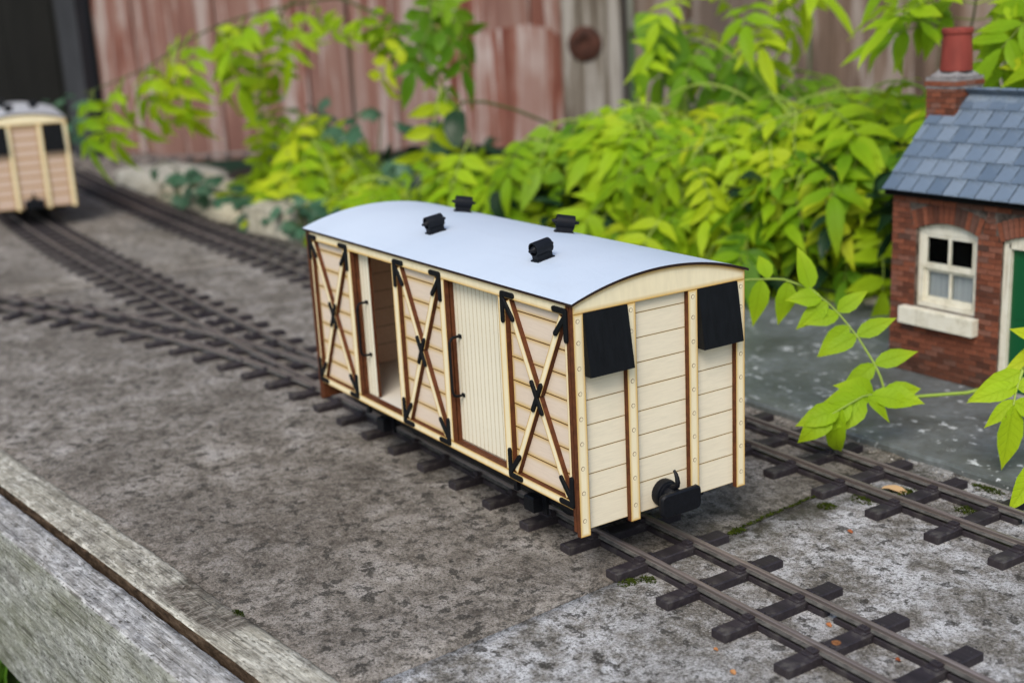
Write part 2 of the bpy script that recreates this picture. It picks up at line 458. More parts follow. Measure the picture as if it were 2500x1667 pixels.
GREENL = leaf_mat('green_jasmine_leaf', [(0.0, (0.075, 0.19, 0.008)), (0.5, (0.145, 0.31, 0.012)), (1.0, (0.25, 0.42, 0.02))], 0.4)
IVY = leaf_mat('ivy_leaf', [(0.0, (0.024, 0.070, 0.034)), (0.5, (0.045, 0.115, 0.062)), (1.0, (0.085, 0.17, 0.10))], 0.15, 0.4, None, 0.15)
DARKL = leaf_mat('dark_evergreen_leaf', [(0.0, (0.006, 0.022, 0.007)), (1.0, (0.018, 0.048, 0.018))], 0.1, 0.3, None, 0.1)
GRASSM = leaf_mat('grass_blade', [(0.0, (0.05, 0.14, 0.01)), (1.0, (0.11, 0.25, 0.02))], 0.3)
g = G('green_stem', 0.6, 0.3); g.col(g.ramp(g.rand(), [(0.0, (0.12, 0.14, 0.03)), (0.5, (0.24, 0.34, 0.05)), (1.0, (0.34, 0.42, 0.08))])); STEMG = g.m
g = G('brown_stem', 0.8, 0.2); g.col((0.06, 0.075, 0.025)); STEMB = g.m
g = G('moss', 0.95, 0.05)
g.col(g.ramp(g.noise(g.coords((300, 300, 300)), 1.0, 3), [(0.3, (0.012, 0.020, 0.004)), (0.7, (0.058, 0.078, 0.010))])); MOSS = g.m
g = G('dead_leaf', 0.6, 0.3)
g.col(g.ramp(g.rand(), [(0.0, (0.20, 0.050, 0.016)), (0.6, (0.30, 0.09, 0.025)), (1.0, (0.34, 0.17, 0.06))])); DEAD = g.m

# ------------------------------------------------------------------ mesh helpers
class MB:
    def __init__(s): s.v, s.f, s.mi, s.b, s.t = [], [], [], [], {}
    def add(s, verts, faces, mi=0, burn=None, M=None):
        o = len(s.v)
        for i, p in enumerate(verts):
            p = Vector(p)
            if M is not None: p = M @ p
            s.v.append(p); s.b.append(burn[i] if burn else 0.0)
        for k, f in enumerate(faces):
            s.f.append([o + i for i in f]); s.mi.append(mi[k] if isinstance(mi, (list, tuple)) else mi)
        return s
    def box(s, x0, x1, y0, y1, z0, z1, mi=0, M=None):
        vs = [(x0, y0, z0), (x1, y0, z0), (x1, y1, z0), (x0, y1, z0), (x0, y0, z1), (x1, y0, z1), (x1, y1, z1), (x0, y1, z1)]
        fs = [(0, 3, 2, 1), (4, 5, 6, 7), (0, 1, 5, 4), (1, 2, 6, 5), (2, 3, 7, 6), (3, 0, 4, 7)]
        return s.add(vs, fs, mi, None, M)
    def cbox(s, x0, x1, y0, y1, z0, z1, c, mi=0, M=None):
        """box with chamfered top edges and vertical edges"""
        vs = []
        for z, k in ((z0, 0), (z1 - c, 0), (z1, c)):
            a0, a1, b0, b1 = x0 + k, x1 - k, y0 + k, y1 - k
            vs += [(a0, b0, z), (a1, b0, z), (a1, b1, z), (a0, b1, z)]
        fs = [(3, 2, 1, 0), (8, 9, 10, 11)]
        for L in (0, 4):
            for i in range(4):
                j = (i + 1) % 4
                fs.append((L + i, L + j, L + 4 + j, L + 4 + i))
        return s.add(vs, fs, mi, None, M)
    def tube(s, pts, rad, n=8, mi=0, cap=True):
        pts = [Vector(p) for p in pts]
        o = len(s.v)
        prev = None
        for i, p in enumerate(pts):
            d = (pts[min(i + 1, len(pts) - 1)] - pts[max(i - 1, 0)]).normalized()
            a = Vector((0, 0, 1)) if prev is None else prev
            if abs(a.dot(d)) > 0.95: a = Vector((1, 0, 0)) if prev is None else prev
            x = (a - d * a.dot(d)).normalized(); y = d.cross(x); prev = x
            rr = rad[i] if isinstance(rad, (list, tuple)) else rad
            for k in range(n):
                t = 2 * PI * k / n
                s.v.append(p + x * math.cos(t) * rr + y * math.sin(t) * rr); s.b.append(0.0)
        for i in range(len(pts) - 1):
            for k in range(n):
                k2 = (k + 1) % n
                s.f.append([o + i * n + k, o + i * n + k2, o + (i + 1) * n + k2, o + (i + 1) * n + k]); s.mi.append(mi)
        if cap:
            s.f.append([o + k for k in range(n)][::-1]); s.mi.append(mi)
            e = o + (len(pts) - 1) * n
            s.f.append([e + k for k in range(n)]); s.mi.append(mi)
        return s
    def lathe(s, prof, n=20, M=None, mi=0, cap=True):
        """prof: (radius, z) list, round local Z"""
        o = len(s.v)
        for rr, z in prof:
            for k in range(n):
                t = 2 * PI * k / n
                p = Vector((rr * math.cos(t), rr * math.sin(t), z))
                if M is not None: p = M @ p
                s.v.append(p); s.b.append(0.0)
        for i in range(len(prof) - 1):
            for k in range(n):
                k2 = (k + 1) % n
                s.f.append([o + i * n + k, o + i * n + k2, o + (i + 1) * n + k2, o + (i + 1) * n + k]); s.mi.append(mi)
        if cap:
            s.f.append([o + k for k in range(n)][::-1]); s.mi.append(mi)
            e = o + (len(prof) - 1) * n
            s.f.append([e + k for k in range(n)]); s.mi.append(mi)
        return s
    def mesh(s, name, mats, smooth=False):
        me = bpy.data.meshes.new(name)
        me.from_pydata([v * U for v in s.v], [], s.f)
        for m_ in (mats if isinstance(mats, (list, tuple)) else [mats]): me.materials.append(m_)
        me.polygons.foreach_set('material_index', s.mi)
        if any(s.b):
            a = me.attributes.new('burn', 'FLOAT', 'POINT')
            a.data.foreach_set('value', s.b)
        if s.t:
            a = me.attributes.new('along', 'FLOAT', 'POINT')
            a.data.foreach_set('value', [s.t.get(i, 0.0) for i in range(len(s.v))])
        if smooth:
            me.polygons.foreach_set('use_smooth', [True] * len(me.polygons))
            if smooth is not True: me.set_sharp_from_angle(angle=R(smooth))
        me.update()
        return me

def obj(name, me, parent=None, loc=(0, 0, 0), rot=None, mat=None, scale=None):
    o = bpy.data.objects.new(name, me)
    COL.objects.link(o)
    if parent is not None: o.parent = parent
    if mat is not None:
        o.matrix_local = mat
    else:
        o.location = Vector(loc) * U
        if rot: o.rotation_euler = rot
        if scale: o.scale = scale
    return o

def tag(o, label=None, cat=None, group=None, kind=None):
    if label: o['label'] = label
    if cat: o['category'] = cat
    if group: o['group'] = group
    if kind: o['kind'] = kind
    return o

def thing(name, label, cat, loc=(0, 0, 0), rz=0.0, group=None, scale=1.0):
    o = bpy.data.objects.new(name, None)
    COL.objects.link(o)
    o.empty_display_size = 0.02
    o.location = Vector(loc) * U
    o.rotation_euler = (0, 0, rz)
    o.scale = (scale,) * 3
    return tag(o, label, cat, group)

def inset_poly(P, d):
    """inset a convex counter-clockwise polygon by d"""
    n = len(P); out = []
    for i in range(n):
        a, b, c = Vector(P[i - 1]), Vector(P[i]), Vector(P[(i + 1) % n])
        e1, e2 = (b - a).normalized(), (c - b).normalized()
        n1, n2 = Vector((-e1.y, e1.x)), Vector((-e2.y, e2.x))
        k = 1 + n1.dot(n2)
        out.append(b + (n1 + n2) * (d / max(k, 0.3)))
    return out

def ply(mb, P, t, ins, M, mi_face=0, mi_edge=1, lift=0.0):
    """flat laser-cut piece: outline P (u,v) counter-clockwise seen from outside, outer face at w=lift, back at w=lift-t; scorched towards the outline"""
    n = len(P)
    P = [Vector(p) for p in P]
    rings = [P, inset_poly(P, 0.28), inset_poly(P, min(ins * 0.45, ins)), inset_poly(P, ins)] if ins > 0.7 else [P, inset_poly(P, 0.25), inset_poly(P, ins)]
    burns = [1.0, 0.90, 0.45, 0.0] if ins > 0.7 else [1.0, 0.5, 0.0]
    vs, bu, fs, mi = [], [], [], []
    for ring, b in zip(rings, burns):
        vs += [(p.x, p.y, lift) for p in ring]; bu += [b] * n
    L = len(rings)
    for j in range(L - 1):
        for i in range(n):
            k = (i + 1) % n
            fs.append((j * n + i, j * n + k, (j + 1) * n + k, (j + 1) * n + i)); mi.append(mi_face)
    fs.append(tuple((L - 1) * n + i for i in range(n))); mi.append(mi_face)
    o = len(vs)
    vs += [(p.x, p.y, lift - t) for p in P]; bu += [1.0] * n
    vs += [(p.x, p.y, lift) for p in P]; bu += [1.0] * n
    for i in range(n):
        k = (i + 1) % n
        fs.append((o + n + k, o + n + i, o + i, o + k)); mi.append(mi_edge)
    fs.append(tuple(o + i for i in range(n))[::-1]); mi.append(mi_edge)
    mb.add(vs, fs, mi, bu, M)
    return mb

def rect(u0, u1, v0, v1): return [(u0, v0), (u1, v0), (u1, v1), (u0, v1)]

# frames: side wall (u = +x, v = z, outward = -y) and end wall (u = +y, v = z, outward = +x)
def side_frame(y): return Matrix(((1, 0, 0, 0), (0, 0, -1, y), (0, 1, 0, 0), (0, 0, 0, 1)))
def end_frame(x): return Matrix(((0, 0, 1, x), (1, 0, 0, 0), (0, 1, 0, 0), (0, 0, 0, 1)))
HALF = Matrix.Rotation(PI, 4, 'Z')

# ------------------------------------------------------------------ ground
mb = MB()
def grid_sheet(x0, x1, y0, y1, nx, ny, zf, t=30.0):
    m_ = MB()
    vs = []
    for j in range(ny + 1):
        for i in range(nx + 1):
            x = x0 + (x1 - x0) * i / nx; y = y0 + (y1 - y0) * j / ny
            vs.append((x, y, zf(x, y)))
    fs = [(j * (nx + 1) + i, j * (nx + 1) + i + 1, (j + 1) * (nx + 1) + i + 1, (j + 1) * (nx + 1) + i) for j in range(ny) for i in range(nx)]
    m_.add(vs, fs)
    # skirt
    edge = [(i, 0) for i in range(nx)] + [(nx, j) for j in range(ny)] + [(nx - i, ny) for i in range(nx)] + [(0, ny - j) for j in range(ny)]
    ring = [j * (nx + 1) + i for i, j in edge]
    o = len(m_.v)
    for k in ring: m_.v.append(Vector((m_.v[k].x, m_.v[k].y, -t))); m_.b.append(0)
    n_ = len(ring)
    for k in range(n_):
        k2 = (k + 1) % n_
        m_.f.append([ring[k2], ring[k], o + k, o + k2]); m_.mi.append(0)
    return m_
EDGE = lambda x: -161 + 0.121 * (x + 127)        # line where the paving meets the timber edging
def near_z(x, y):
    e = min(1.0, (x - 4.0) / 6.0) if x < 10 else 1.0
    return -0.9 * (1 - e) ** 2 + 0.35 * noise.noise(Vector((x, y, 0)) * 0.02)
def far_z(x, y):
    return 0.3 * noise.noise(Vector((x, y, 5)) * 0.02) - (0.9 if x > -3 else 0)
# near slab, origin on the joint
def slab(name, x0, x1, y1, zf, mat, nx, ny):
    m_ = grid_sheet(x0, x1, 0, 1, nx, ny, lambda x, y: 0)
    for v in m_.v:
        ya = EDGE(v.x); v.y = ya + v.y * (y1 - ya)
        if v.z > -1: v.z = zf(v.x, v.y)
        v.x -= 4
        v.x += -0.085 * (v.y - 14)         # the joint is not quite square to the rails
    o = obj(name, m_.mesh(name, mat, True), loc=(4, 0, 0))
    return tag(o, kind='structure')
slab('paving_slab', 4.6, 620, 300, near_z, CONC_NEAR, 60, 50)
slab('paving_slab', -1000, 2.6, 300, far_z, CONC_FAR, 80, 30)
o = obj('paving_slab', grid_sheet(-3600, -1001.5, -900, 310, 20, 10, lambda x, y: 0.2 * noise.noise(Vector((x, y, 9)) * 0.01)).mesh('paving_slab', CONC_FAR, True))
tag(o, kind='structure')
o = obj('paving_slab', grid_sheet(-3600, -2010, 311.5, 560, 12, 4, lambda x, y: 0.2 * noise.noise(Vector((x, y, 19)) * 0.01)).mesh('paving_slab', CONC_FAR, True))
tag(o, kind='structure')

# earth bed to the fence and beyond, a little below the paving
def soil_z(x, y):
    z = 6 * noise.noise(Vector((x, y, 2)) * 0.012) + 10 * noise.noise(Vector((x, y, 2)) * 0.004)
    if y > 300: z += min(1, (y - 300) / 300) * 12
    return z - 14
m_ = grid_sheet(-2008, 900, 302, 2600, 90, 80, soil_z, 60)
tag(obj('soil', m_.mesh('soil', SOIL, True)), kind='structure')
g_ = grid_sheet(-12000, 12000, -12000, 12000, 60, 60, lambda x, y: -165 + 8 * noise.noise(Vector((x, y, 1)) * 0.003), 50)
g = G('lawn_ground', 0.95, 0.1)
g.col(g.ramp(g.noise(g.coords((8, 8, 8)), 1.0, 5), [(0.3, (0.020, 0.040, 0.008)), (0.7, (0.05, 0.08, 0.02))]))
LAWN = g.m
tag(obj('ground', g_.mesh('ground', LAWN, True)), kind='structure')

# slate slab the cottage stands on
def slate_outline():
    P = []
    rnd = random.Random(3)
    for x in range(-560, 421, 14): P.append((x, 274.5 + 1.6 * noise.noise(Vector((x * 0.05, 0, 0))) + 0.010 * (x + 60)))
    for y in range(290, 600, 16): P.append((424 + 2 * rnd.random(), y))
    for x in range(420, -561, -14): P.append((x, 596 + 5 * noise.noise(Vector((x * 0.03, 7, 0)))))
    for y in range(590, 285, -16): P.append((-564 + 6 * noise.noise(Vector((0, y * 0.05, 3))), y))
    return P
P = slate_outline()
m_ = MB()
n_ = len(P)
c_ = Vector((-70, 435))
vs = []
for (k, z) in ((0.0, -12), (0.0, 3.2), (1.2, 5.0)):
    for p in P:
        p = Vector(p); d = (c_ - p).normalized()
        q = p + d * k
        vs.append((q.x, q.y, z + 0.6 * noise.noise(Vector((p.x, p.y, z)) * 0.06)))
fs = [tuple(range(2 * n_, 3 * n_))]
for L in (0, 1):
    for i in range(n_):
        k = (i + 1) % n_
        fs.append((L * n_ + i, L * n_ + k, (L + 1) * n_ + k, (L + 1) * n_ + i))
m_.add(vs, fs)
tag(obj('slate_slab', m_.mesh('slate_slab', SLATESLAB)), kind='structure')

# ------------------------------------------------------------------ timber edging (two boards)
g = G('rotten_brown_timber', 0.95, 0.05)
g.col(g.ramp(g.noise(g.coords((95, 300, 300)), 1.0, 6, 0.75), [(0.32, (0.008, 0.006, 0.004)), (0.5, (0.045, 0.030, 0.019)), (0.7, (0.115, 0.082, 0.055))]))
ROTTEN = g.m
def timber(name, label, y0, y1, ztop, zbot, mats, x0=-700, x1=330, notch=None, seed=1):
    """board laid along local x; origin on the line of the edging"""
    m_ = MB(); rows = []
    N = 206
    for i in range(N + 1):
        x = x0 + (x1 - x0) * i / N
        a = y0 + 0.5 * noise.noise(Vector((x * 0.02, seed, 0))) + 0.35 * noise.noise(Vector((x * 0.11, seed, 4)))
        b = y1 + 0.9 * noise.noise(Vector((x * 0.02, seed, 9))) + 0.9 * noise.noise(Vector((x * 0.13, seed, 13))) + 0.5 * noise.noise(Vector((x * 0.4, seed, 31)))
        zt = ztop + 0.5 * noise.noise(Vector((x * 0.01, seed, 20)))
        dz = 0.0
        if notch:
            nx0, nx1, dep, dzn = notch
            t = (x - nx0) / (nx1 - nx0)
            if 0 < t < 1:
                k = math.sin(PI * t) ** 0.6 * (0.75 + 0.35 * noise.noise(Vector((x * 0.2, 3, 3))))
                b -= dep * k * (1 - 0.5 * t); dz = -dzn * k
        sec = [(a, zbot), (a - 0.0, zt - 2.2), (a + 0.9, zt - 0.7), (a + 2.6, zt)]
        M5 = 7
        for k in range(1, M5):
            f = k / M5
            yy = a + 2.6 + (b - a - 5) * f
            sec.append((yy, zt + 0.25 * noise.noise(Vector((x * 0.015, yy * 0.6, seed))) + dz * min(1, max(0, f - 0.2) * 2)))
        sec += [(b - 2.4, zt - 0.1 + dz), (b - 0.7, zt - 0.9 + dz), (b, zt - 2.6 + dz), (b, zbot)]
        rows.append([(x, yy, zz) for yy, zz in sec])
    K = len(rows[0])
    vs = [p for r_ in rows for p in r_]
    knot = [max(0.0, 1 - abs((p[0] - 22) / 44) ** 2) * min(1, max(0, (p[1] + 25) / 9)) if notch else 0.0 for p in vs]
    fs, mi = [], []
    for i in range(N):
        for k in range(K - 1):
            fs.append((i * K + k, (i + 1) * K + k, (i + 1) * K + k + 1, i * K + k + 1)); mi.append(1 if k < 2 else 0)
    fs.append(tuple(range(K))[::-1]); fs.append(tuple(N * K + k for k in range(K))); mi += [0, 0]
    m_.add(vs, fs, mi, knot)
    o = obj(name, m_.mesh(name, mats, True), loc=(-127, -161, 0), rot=(0, 0, math.atan(0.121)))
    return tag(o, label, 'timber board', 'timber edging of the railway base')
timber('timber_board', 'weathered warm grey edging board with a broken notch beside the concrete', -27.6, 0.4, 2.3, -60, [TIMBER_A, ROTTEN], notch=(-14, 64, 0.0, 1.3), seed=2)
timber('timber_board', 'outer grey edging board standing on edge above the grass', -54.0, -30.6, 0.7, -106, [TIMBER_B, TIMBER_FACE], seed=5)

# ------------------------------------------------------------------ track
def sleeper_mesh(length, name='sleeper'):
    m_ = MB()
    rnd = random.Random(int(length))
    h = length / 2
    m_.cbox(-4.7, 4.7, -h, h, 0, 4.6, 0.55)
    return m_
_sl = sleeper_mesh(80)
SL_ME = _sl.mesh('sleeper', SLEEPER)
def chair_mesh():
    m_ = MB()
    for s in (-1, 1):
        m_.cbox(-3.5, 3.5, s * 4.9 - 2.8, s * 4.9 + 2.8, 4.5, 5.35, 0.25)
        m_.cbox(-2.6, 2.6, s * 3.5 - 1.9, s * 3.5 + 1.9, 5.3, 7.0, 0.5)
        m_.cbox(-1.2, 1.2, s * 4.0 - 0.9, s * 4.0 + 0.9, 6.9, 7.6, 0.25)
    return m_
CH_ME = chair_mesh().mesh('chair', SLEEPER)
# far sleepers carry their chairs in the same mesh
mfar = sleeper_mesh(80)
for y in (-16.9, 16.9):
    for s in (-1, 1): mfar.cbox(-2.6, 2.6, y + s * 3.5 - 1.9, y + s * 3.5 + 1.9, 4.5, 7.2, 0.5)
SLF_ME = mfar.mesh('sleeper', SLEEPER)

RAILP = [(-2.5, 4.7), (2.5, 4.7), (2.5, 5.2), (0.75, 5.75), (0.6, 6.0), (0.6, 7.0), (1.15, 7.4), (1.2, 8.1), (0.9, 8.45), (-0.9, 8.45), (-1.2, 8.1), (-1.15, 7.4), (-0.6, 7.0), (-0.6, 6.0), (-0.75, 5.75), (-2.5, 5.2)]
def rail(parent, pts, off, dz=0.0):
    """pts: [(x, y)] centre line in the parent's frame"""
    m_ = MB(); K = len(RAILP); vs = []
    pts = [Vector(p) for p in pts]
    for i, p in enumerate(pts):
        d = (pts[min(i + 1, len(pts) - 1)] - pts[max(i - 1, 0)]).normalized()
        nrm = Vector((-d.y, d.x))
        for a, z in RAILP:
            q = p + nrm * (off + a)
            vs.append((q.x, q.y, z + dz))
    fs, mi = [], []
    for i in range(len(pts) - 1):
        for k in range(K):
            k2 = (k + 1) % K
            fs.append((i * K + k, i * K + k2, (i + 1) * K + k2, (i + 1) * K + k)); mi.append(1 if k in (0, 1, 2, 14, 15) else 0)
    fs.append(tuple(range(K))); fs.append(tuple((len(pts) - 1) * K + k for k in range(K))[::-1]); mi += [0, 0]
    m_.add(vs, fs, mi)
    return obj('rail', m_.mesh('rail', [RAIL, FOOT], 40), parent)

def web_ties(parent, x_from, x_to, y, off0, pitch, phase, gaps):
    """moulded strips that join the sleepers under each rail"""
    n_ = 0
    x = phase
    while x > x_from: x -= pitch
    while x < x_to:
        for s in (-1, 1):
            m_ = MB()
            if (round((x - phase) / pitch), s) in gaps:
                m_.cbox(5.0, 15.5, -2.4, 2.4, 0.1, 3.1, 0.4); m_.cbox(22, pitch - 5.0, -2.4, 2.4, 0.1, 3.1, 0.4)
            else:
                m_.cbox(5.0, pitch - 5.0, -2.4, 2.4, 0.1, 3.1, 0.4)
            obj('web_tie', m_.mesh('web_tie', SLEEPER), parent, loc=(x, y + s * off0, 0))
        x += pitch

PITCH_S = 41.7
def lay_sleepers(parent, path, x_chair, rnd):
    for (x, y, a, ln) in path:
        near = x > x_chair and abs(ln - 80) < 0.1
        o = obj('sleeper', SL_ME if near else SLF_ME, parent, loc=(x, y, 0), rot=(0, 0, a + rnd.uniform(-0.012, 0.012)))
        if abs(ln - 80) > 0.1: o.scale = (1, ln / 80, 1)
        if near:
            for s in (-1, 1): obj('chair', CH_ME, o, loc=(0, s * 16.9, 0))

# main line: dead straight past the camera, easing to the right far away
def main_y(x): return 57.5 + ((x + 1000) ** 2 / 19000 if x < -1000 else 0)
def main_ang(x): return (x + 1000) / 9500 if x < -1000 else 0.0
TR = thing('railway_track', 'long dark model track running straight under the plain wooden van', 'railway track', (0, 0, 0), group='model railway tracks')
xs = [420 - 20 * i for i in range(20)] + [0 - 40 * i for i in range(64)]
for off in (-16.9, 16.9): rail(TR, [(x, main_y(x)) for x in xs], off)
rnd = random.Random(11)
def br_y(x): return 57.5 - (x + 330) ** 2 / 2640 if x < -330 else 57.5
def br_ang(x): return -(x + 330) / 1320 if x < -330 else 0.0
path = []
x = 84.8 + PITCH_S * 7
while x > -2500:
    dy = main_y(x) - br_y(x)
    if -830 < x < -330 and 2 < dy < 86:
        path.append((x, (main_y(x) + br_y(x)) / 2, 0, 80 + dy))
    else:
        path.append((x, main_y(x), main_ang(x), 80))
    x -= PITCH_S
lay_sleepers(TR, path, -420, rnd)
web_ties(TR, -420, 360, 57.5, 16.9, PITCH_S, 84.8, {(0, 1), (2, -1)})
# a rusty screw holds one sleeper down
m_ = MB(); m_.lathe([(2.3, 4.55), (2.3, 4.85), (1.5, 5.05), (0.9, 4.8)], 14); m_.box(-1.6, 1.6, -0.25, 0.25, 4.9, 5.1); m_.box(-0.25, 0.25, -1.6, 1.6, 4.9, 5.12)
obj('screw', m_.mesh('screw', RUST), TR, loc=(84.8 + PITCH_S * 1 + 41.7 * 0, 52.5, 0))

BR = thing('railway_track', 'curved branch track leaving the main line beside the timber edging', 'railway track', (0, 0, 0), group='model railway tracks')
xs2 = [-405 - 20 * i for i in range(60)]
for off in (-16.9, 16.9): rail(BR, [(x, br_y(x)) for x in xs2 if br_y(x) > -560], off, -0.12)
path = []
x = -833.0
while x > -1500 and br_y(x) > -500:
    a = br_ang(x)
    path.append((x, br_y(x), a, 80))
    x -= PITCH_S * math.cos(a)
lay_sleepers(BR, path, 1e9, rnd)

SD = thing('railway_track', 'passing track between the wooden van and the slate slab of the cottage', 'railway track', (0, 0, 0), group='model railway tracks')
def sd_y(x): return 221.5 + (0.02 * (-x) if x < 0 else 0) + (max(0, -x - 1000) ** 2) / 42000
def sd_ang(x): return -0.02 - max(0, -x - 1000) / 21000 if x < 0 else 0
for off in (-16.9, 16.9): rail(SD, [(x, sd_y(x)) for x in xs if x < 421], off)
path = []
x = -7.7 + PITCH_S * 9
while x > -2300:
    path.append((x, sd_y(x), sd_ang(x), 80)); x -= PITCH_S
lay_sleepers(SD, path, -220, rnd)
web_ties(SD, -200, 360, 221.5, 16.9, PITCH_S, -7.7, {(2, 1)})

LP = thing('railway_track', 'distant dark loop of track crossing the paving below the red fence', 'railway track', (-2370, 430, 0), R(62), group='model railway tracks')
for off in (-16.9, 16.9): rail(LP, [(-420 + 40 * i, -((-420 + 40 * i) / 130) ** 2) for i in range(22)], off)
for i in range(20): obj('sleeper', SLF_ME, LP, loc=(-410 + PITCH_S * i, -((-410 + PITCH_S * i) / 130) ** 2, 0))

# ------------------------------------------------------------------ vans
PLANK_Z = [47.3 + 13.34 * k for k in range(8)]
def arc_z(y, extra=0.0):
    rr = 173.6 + extra
    return 162.2 + extra - (rr - math.sqrt(rr * rr - y * y))
_mc = {}
def cached(key, fn):
    if key not in _mc: _mc[key] = fn()
    return _mc[key]

def strap_bar(mb, p, q, wd, lift, t):
    """flat black strap with round ends between p and q in (u, v)"""
    p, q = Vector(p), Vector(q); d = (q - p).normalized(); nn = Vector((-d.y, d.x)); r_ = wd / 2
    P_ = []
    for k in range(7):
        a = -PI / 2 + PI * k / 6
        P_.append(q + d * math.cos(a) * r_ + nn * math.sin(a) * r_)
    for k in range(7):
        a = PI / 2 + PI * k / 6
        P_.append(p + d * math.cos(a) * r_ + nn * math.sin(a) * r_)
    inn = inset_poly(P_, 0.25)
    n_ = len(P_)
    vs = [(v.x, v.y, lift - t) for v in P_] + [(v.x, v.y, lift - 0.25) for v in P_] + [(v.x, v.y, lift) for v in inn]
    fs = [tuple(range(2 * n_, 3 * n_))]
    for L in (0, 1):
        for i in range(n_):
            k = (i + 1) % n_
            fs.append((L * n_ + i, L * n_ + k, (L + 1) * n_ + k, (L + 1) * n_ + i))
    return vs, fs

def build_van(name, label, cat, loc, rz, scale, kind, group):
    root = thing(name, label, cat, loc, rz, group, scale)
    goods = kind == 'goods'
    M_POST, M_ENDPL, M_SIDEPL = CREAM, (CREAM_END if goods else PINK2), (PINK if goods else PINK2)
    M_ROOF = ROOF if goods else ROOFGREY
    K = kind
    # ---- ends
    posts = [(-57.5, -51.1), (-24.3, -18.0), (17.3, 23.6), (51.1, 57.5)]
    def post_me(y0, y1):
        m_ = MB(); F = end_frame(160)
        c = (y0 + y1) / 2
        ply(m_, rect(y0 - c, y1 - c, 28.2, 147.35), 3.0, 2.0, F)
        return m_.mesh('end_post', [M_POST, BURNT])
    RZ = [37.0, 52.3, 65.8, 79.1, 92.5, 105.9, 119.2, 132.5, 143.7]
    def rivet_me():
        m_ = MB(); F = end_frame(0)
        n_ = 14
        def ring(rr, w_): return [(rr * math.cos(2 * PI * k / n_), rr * math.sin(2 * PI * k / n_), w_) for k in range(n_)]
        vs = ring(1.18, -0.05) + ring(1.18, 0.06) + ring(0.98, 0.06) + ring(0.95, 0.16)
        fs, mi = [], []
        for L in range(3):
            for i in range(n_):
                k = (i + 1) % n_
                fs.append((L * n_ + i, L * n_ + k, (L + 1) * n_ + k, (L + 1) * n_ + i)); mi.append(1 if L < 2 else 1)
        fs.append(tuple(3 * n_ + i for i in range(n_))); mi.append(0)
        m_.add(vs, fs, mi, None, F)
        return m_.mesh('rivet', [M_POST, BURNT])
    def hood_me():
        m_ = MB(); F = end_frame(160)
        P_ = [(-57.5, 147.4), (57.5, 147.4)] + [(57.5 - 115 * k / 24, arc_z(57.5 - 115 * k / 24)) for k in range(25)]
        ply(m_, P_, 3.0, 2.6, F)
        return m_.mesh('end_hood', [M_POST, BURNT])
    def backing_me():
        m_ = MB(); F = end_frame(160)
        P_ = [(-57.4, 30.2), (57.4, 30.2)] + [(57.4 - 114.8 * k / 24, arc_z(57.4 - 114.8 * k / 24) - 0.1) for k in range(25)]
        ply(m_, P_, 2.3, 0.5, F, 1, 1, -3.7)
        for z0, z1 in zip([46.3] + PLANK_Z[1:], PLANK_Z[1:] + [151.0]): m_.box(153.72, 153.98, -51.0, 51.0, z0 + 0.25, z1 - 0.25, 0)
        return m_.mesh('end_board', [INSIDE, BURNT])
    zed = [30.25] + PLANK_Z + [154.0]
    bays = [(-51.0, -24.4), (-17.9, 17.2), (23.7, 51.0)]
    for end in (0, 1):
        rot = (0, 0, PI * end)
        e = obj('end_wall', cached((K, 'back'), backing_me), root, rot=rot)
        for (a, b) in bays:
            for i in range(len(zed) - 1):
                z0, z1 = zed[i] + 0.16, min(zed[i + 1], 147.3) - 0.16
                if z1 - z0 < 2: continue
                def pl():
                    m_ = MB(); ply(m_, rect(a, b, z0, z1), 0.7, 0.45 if goods else 3.2, end_frame(160), 0, 1, -3.0 + random.uniform(-0.04, 0.04))
                    return m_.mesh('plank', [M_ENDPL, BURNT])
                obj('plank', cached((K, 'pl', a, i), pl), e)
        for k, (a, b) in enumerate(posts):
            p_ = obj('end_post', cached((K, 'post', k), lambda: post_me(a, b)), root, loc=(0, 0, 0), rot=rot)
            c = (a + b) / 2
            p_.location = (Matrix.Rotation(PI * end, 3, 'Z') @ Vector((0, c, 0))) * U
            if goods:
                for j, z in enumerate(RZ): obj('rivet', cached((K, 'rivet'), rivet_me), p_, loc=(160.0, (-0.35 if k == 0 else 0.1 if k != 3 else 0.3), z))
        obj('end_hood', cached((K, 'hood'), hood_me), root, rot=rot)
        # black sloping shutters
        for s, y0, y1 in ((0, -51.4, -23.4), (1, 23.9, 51.9)):
            def sh():
                m_ = MB()
                o0, o1 = (0.35, 5.4) if goods else (0.3, 3.0)
                zt, zb = 147.2, 114.7 if goods else 108
                vs = [(160 - 3.2, y0, zt), (160 - 3.2, y1, zt), (160 + o0, y1, zt), (160 + o0, y0, zt), (160 - 3.2, y0, zb), (160 - 3.2, y1, zb), (160 + o1, y1, zb), (160 + o1, y0, zb)]
                fs = [(0, 1, 2, 3)[::-1], (4, 5, 6, 7), (3, 2, 6, 7), (0, 3, 7, 4), (2, 1, 5, 6), (1, 0, 4, 5)]
                m_.add(vs, [f[::-1] for f in fs])
                return m_.mesh('shutter', BLACK)
            obj('shutter', cached((K, 'sh', s), sh), root, rot=rot)
        # coupler
        cp = bpy.data.objects.new('coupler', None); COL.objects.link(cp); cp.parent = root
        cp.location = (Matrix.Rotation(PI * end, 3, 'Z') @ Vector((157.0, 0, 38.0))) * U; cp.rotation_euler = rot
        XR = Matrix.Rotation(PI / 2, 4, 'Y')
        def hub():
            m_ = MB(); m_.lathe([(7.8, 0), (7.9, 3.0), (7.4, 4.6), (5.4, 5.0), (5.0, 5.4), (5.1, 9.5), (4.4, 10.6), (3.3, 11.4), (3.0, 14.6)], 24, XR)
            m_.lathe([(6.4, 4.9), (6.3, 5.6), (5.4, 5.9)], 24, XR)
            return m_.mesh('coupler_hub', RESIN, 40)
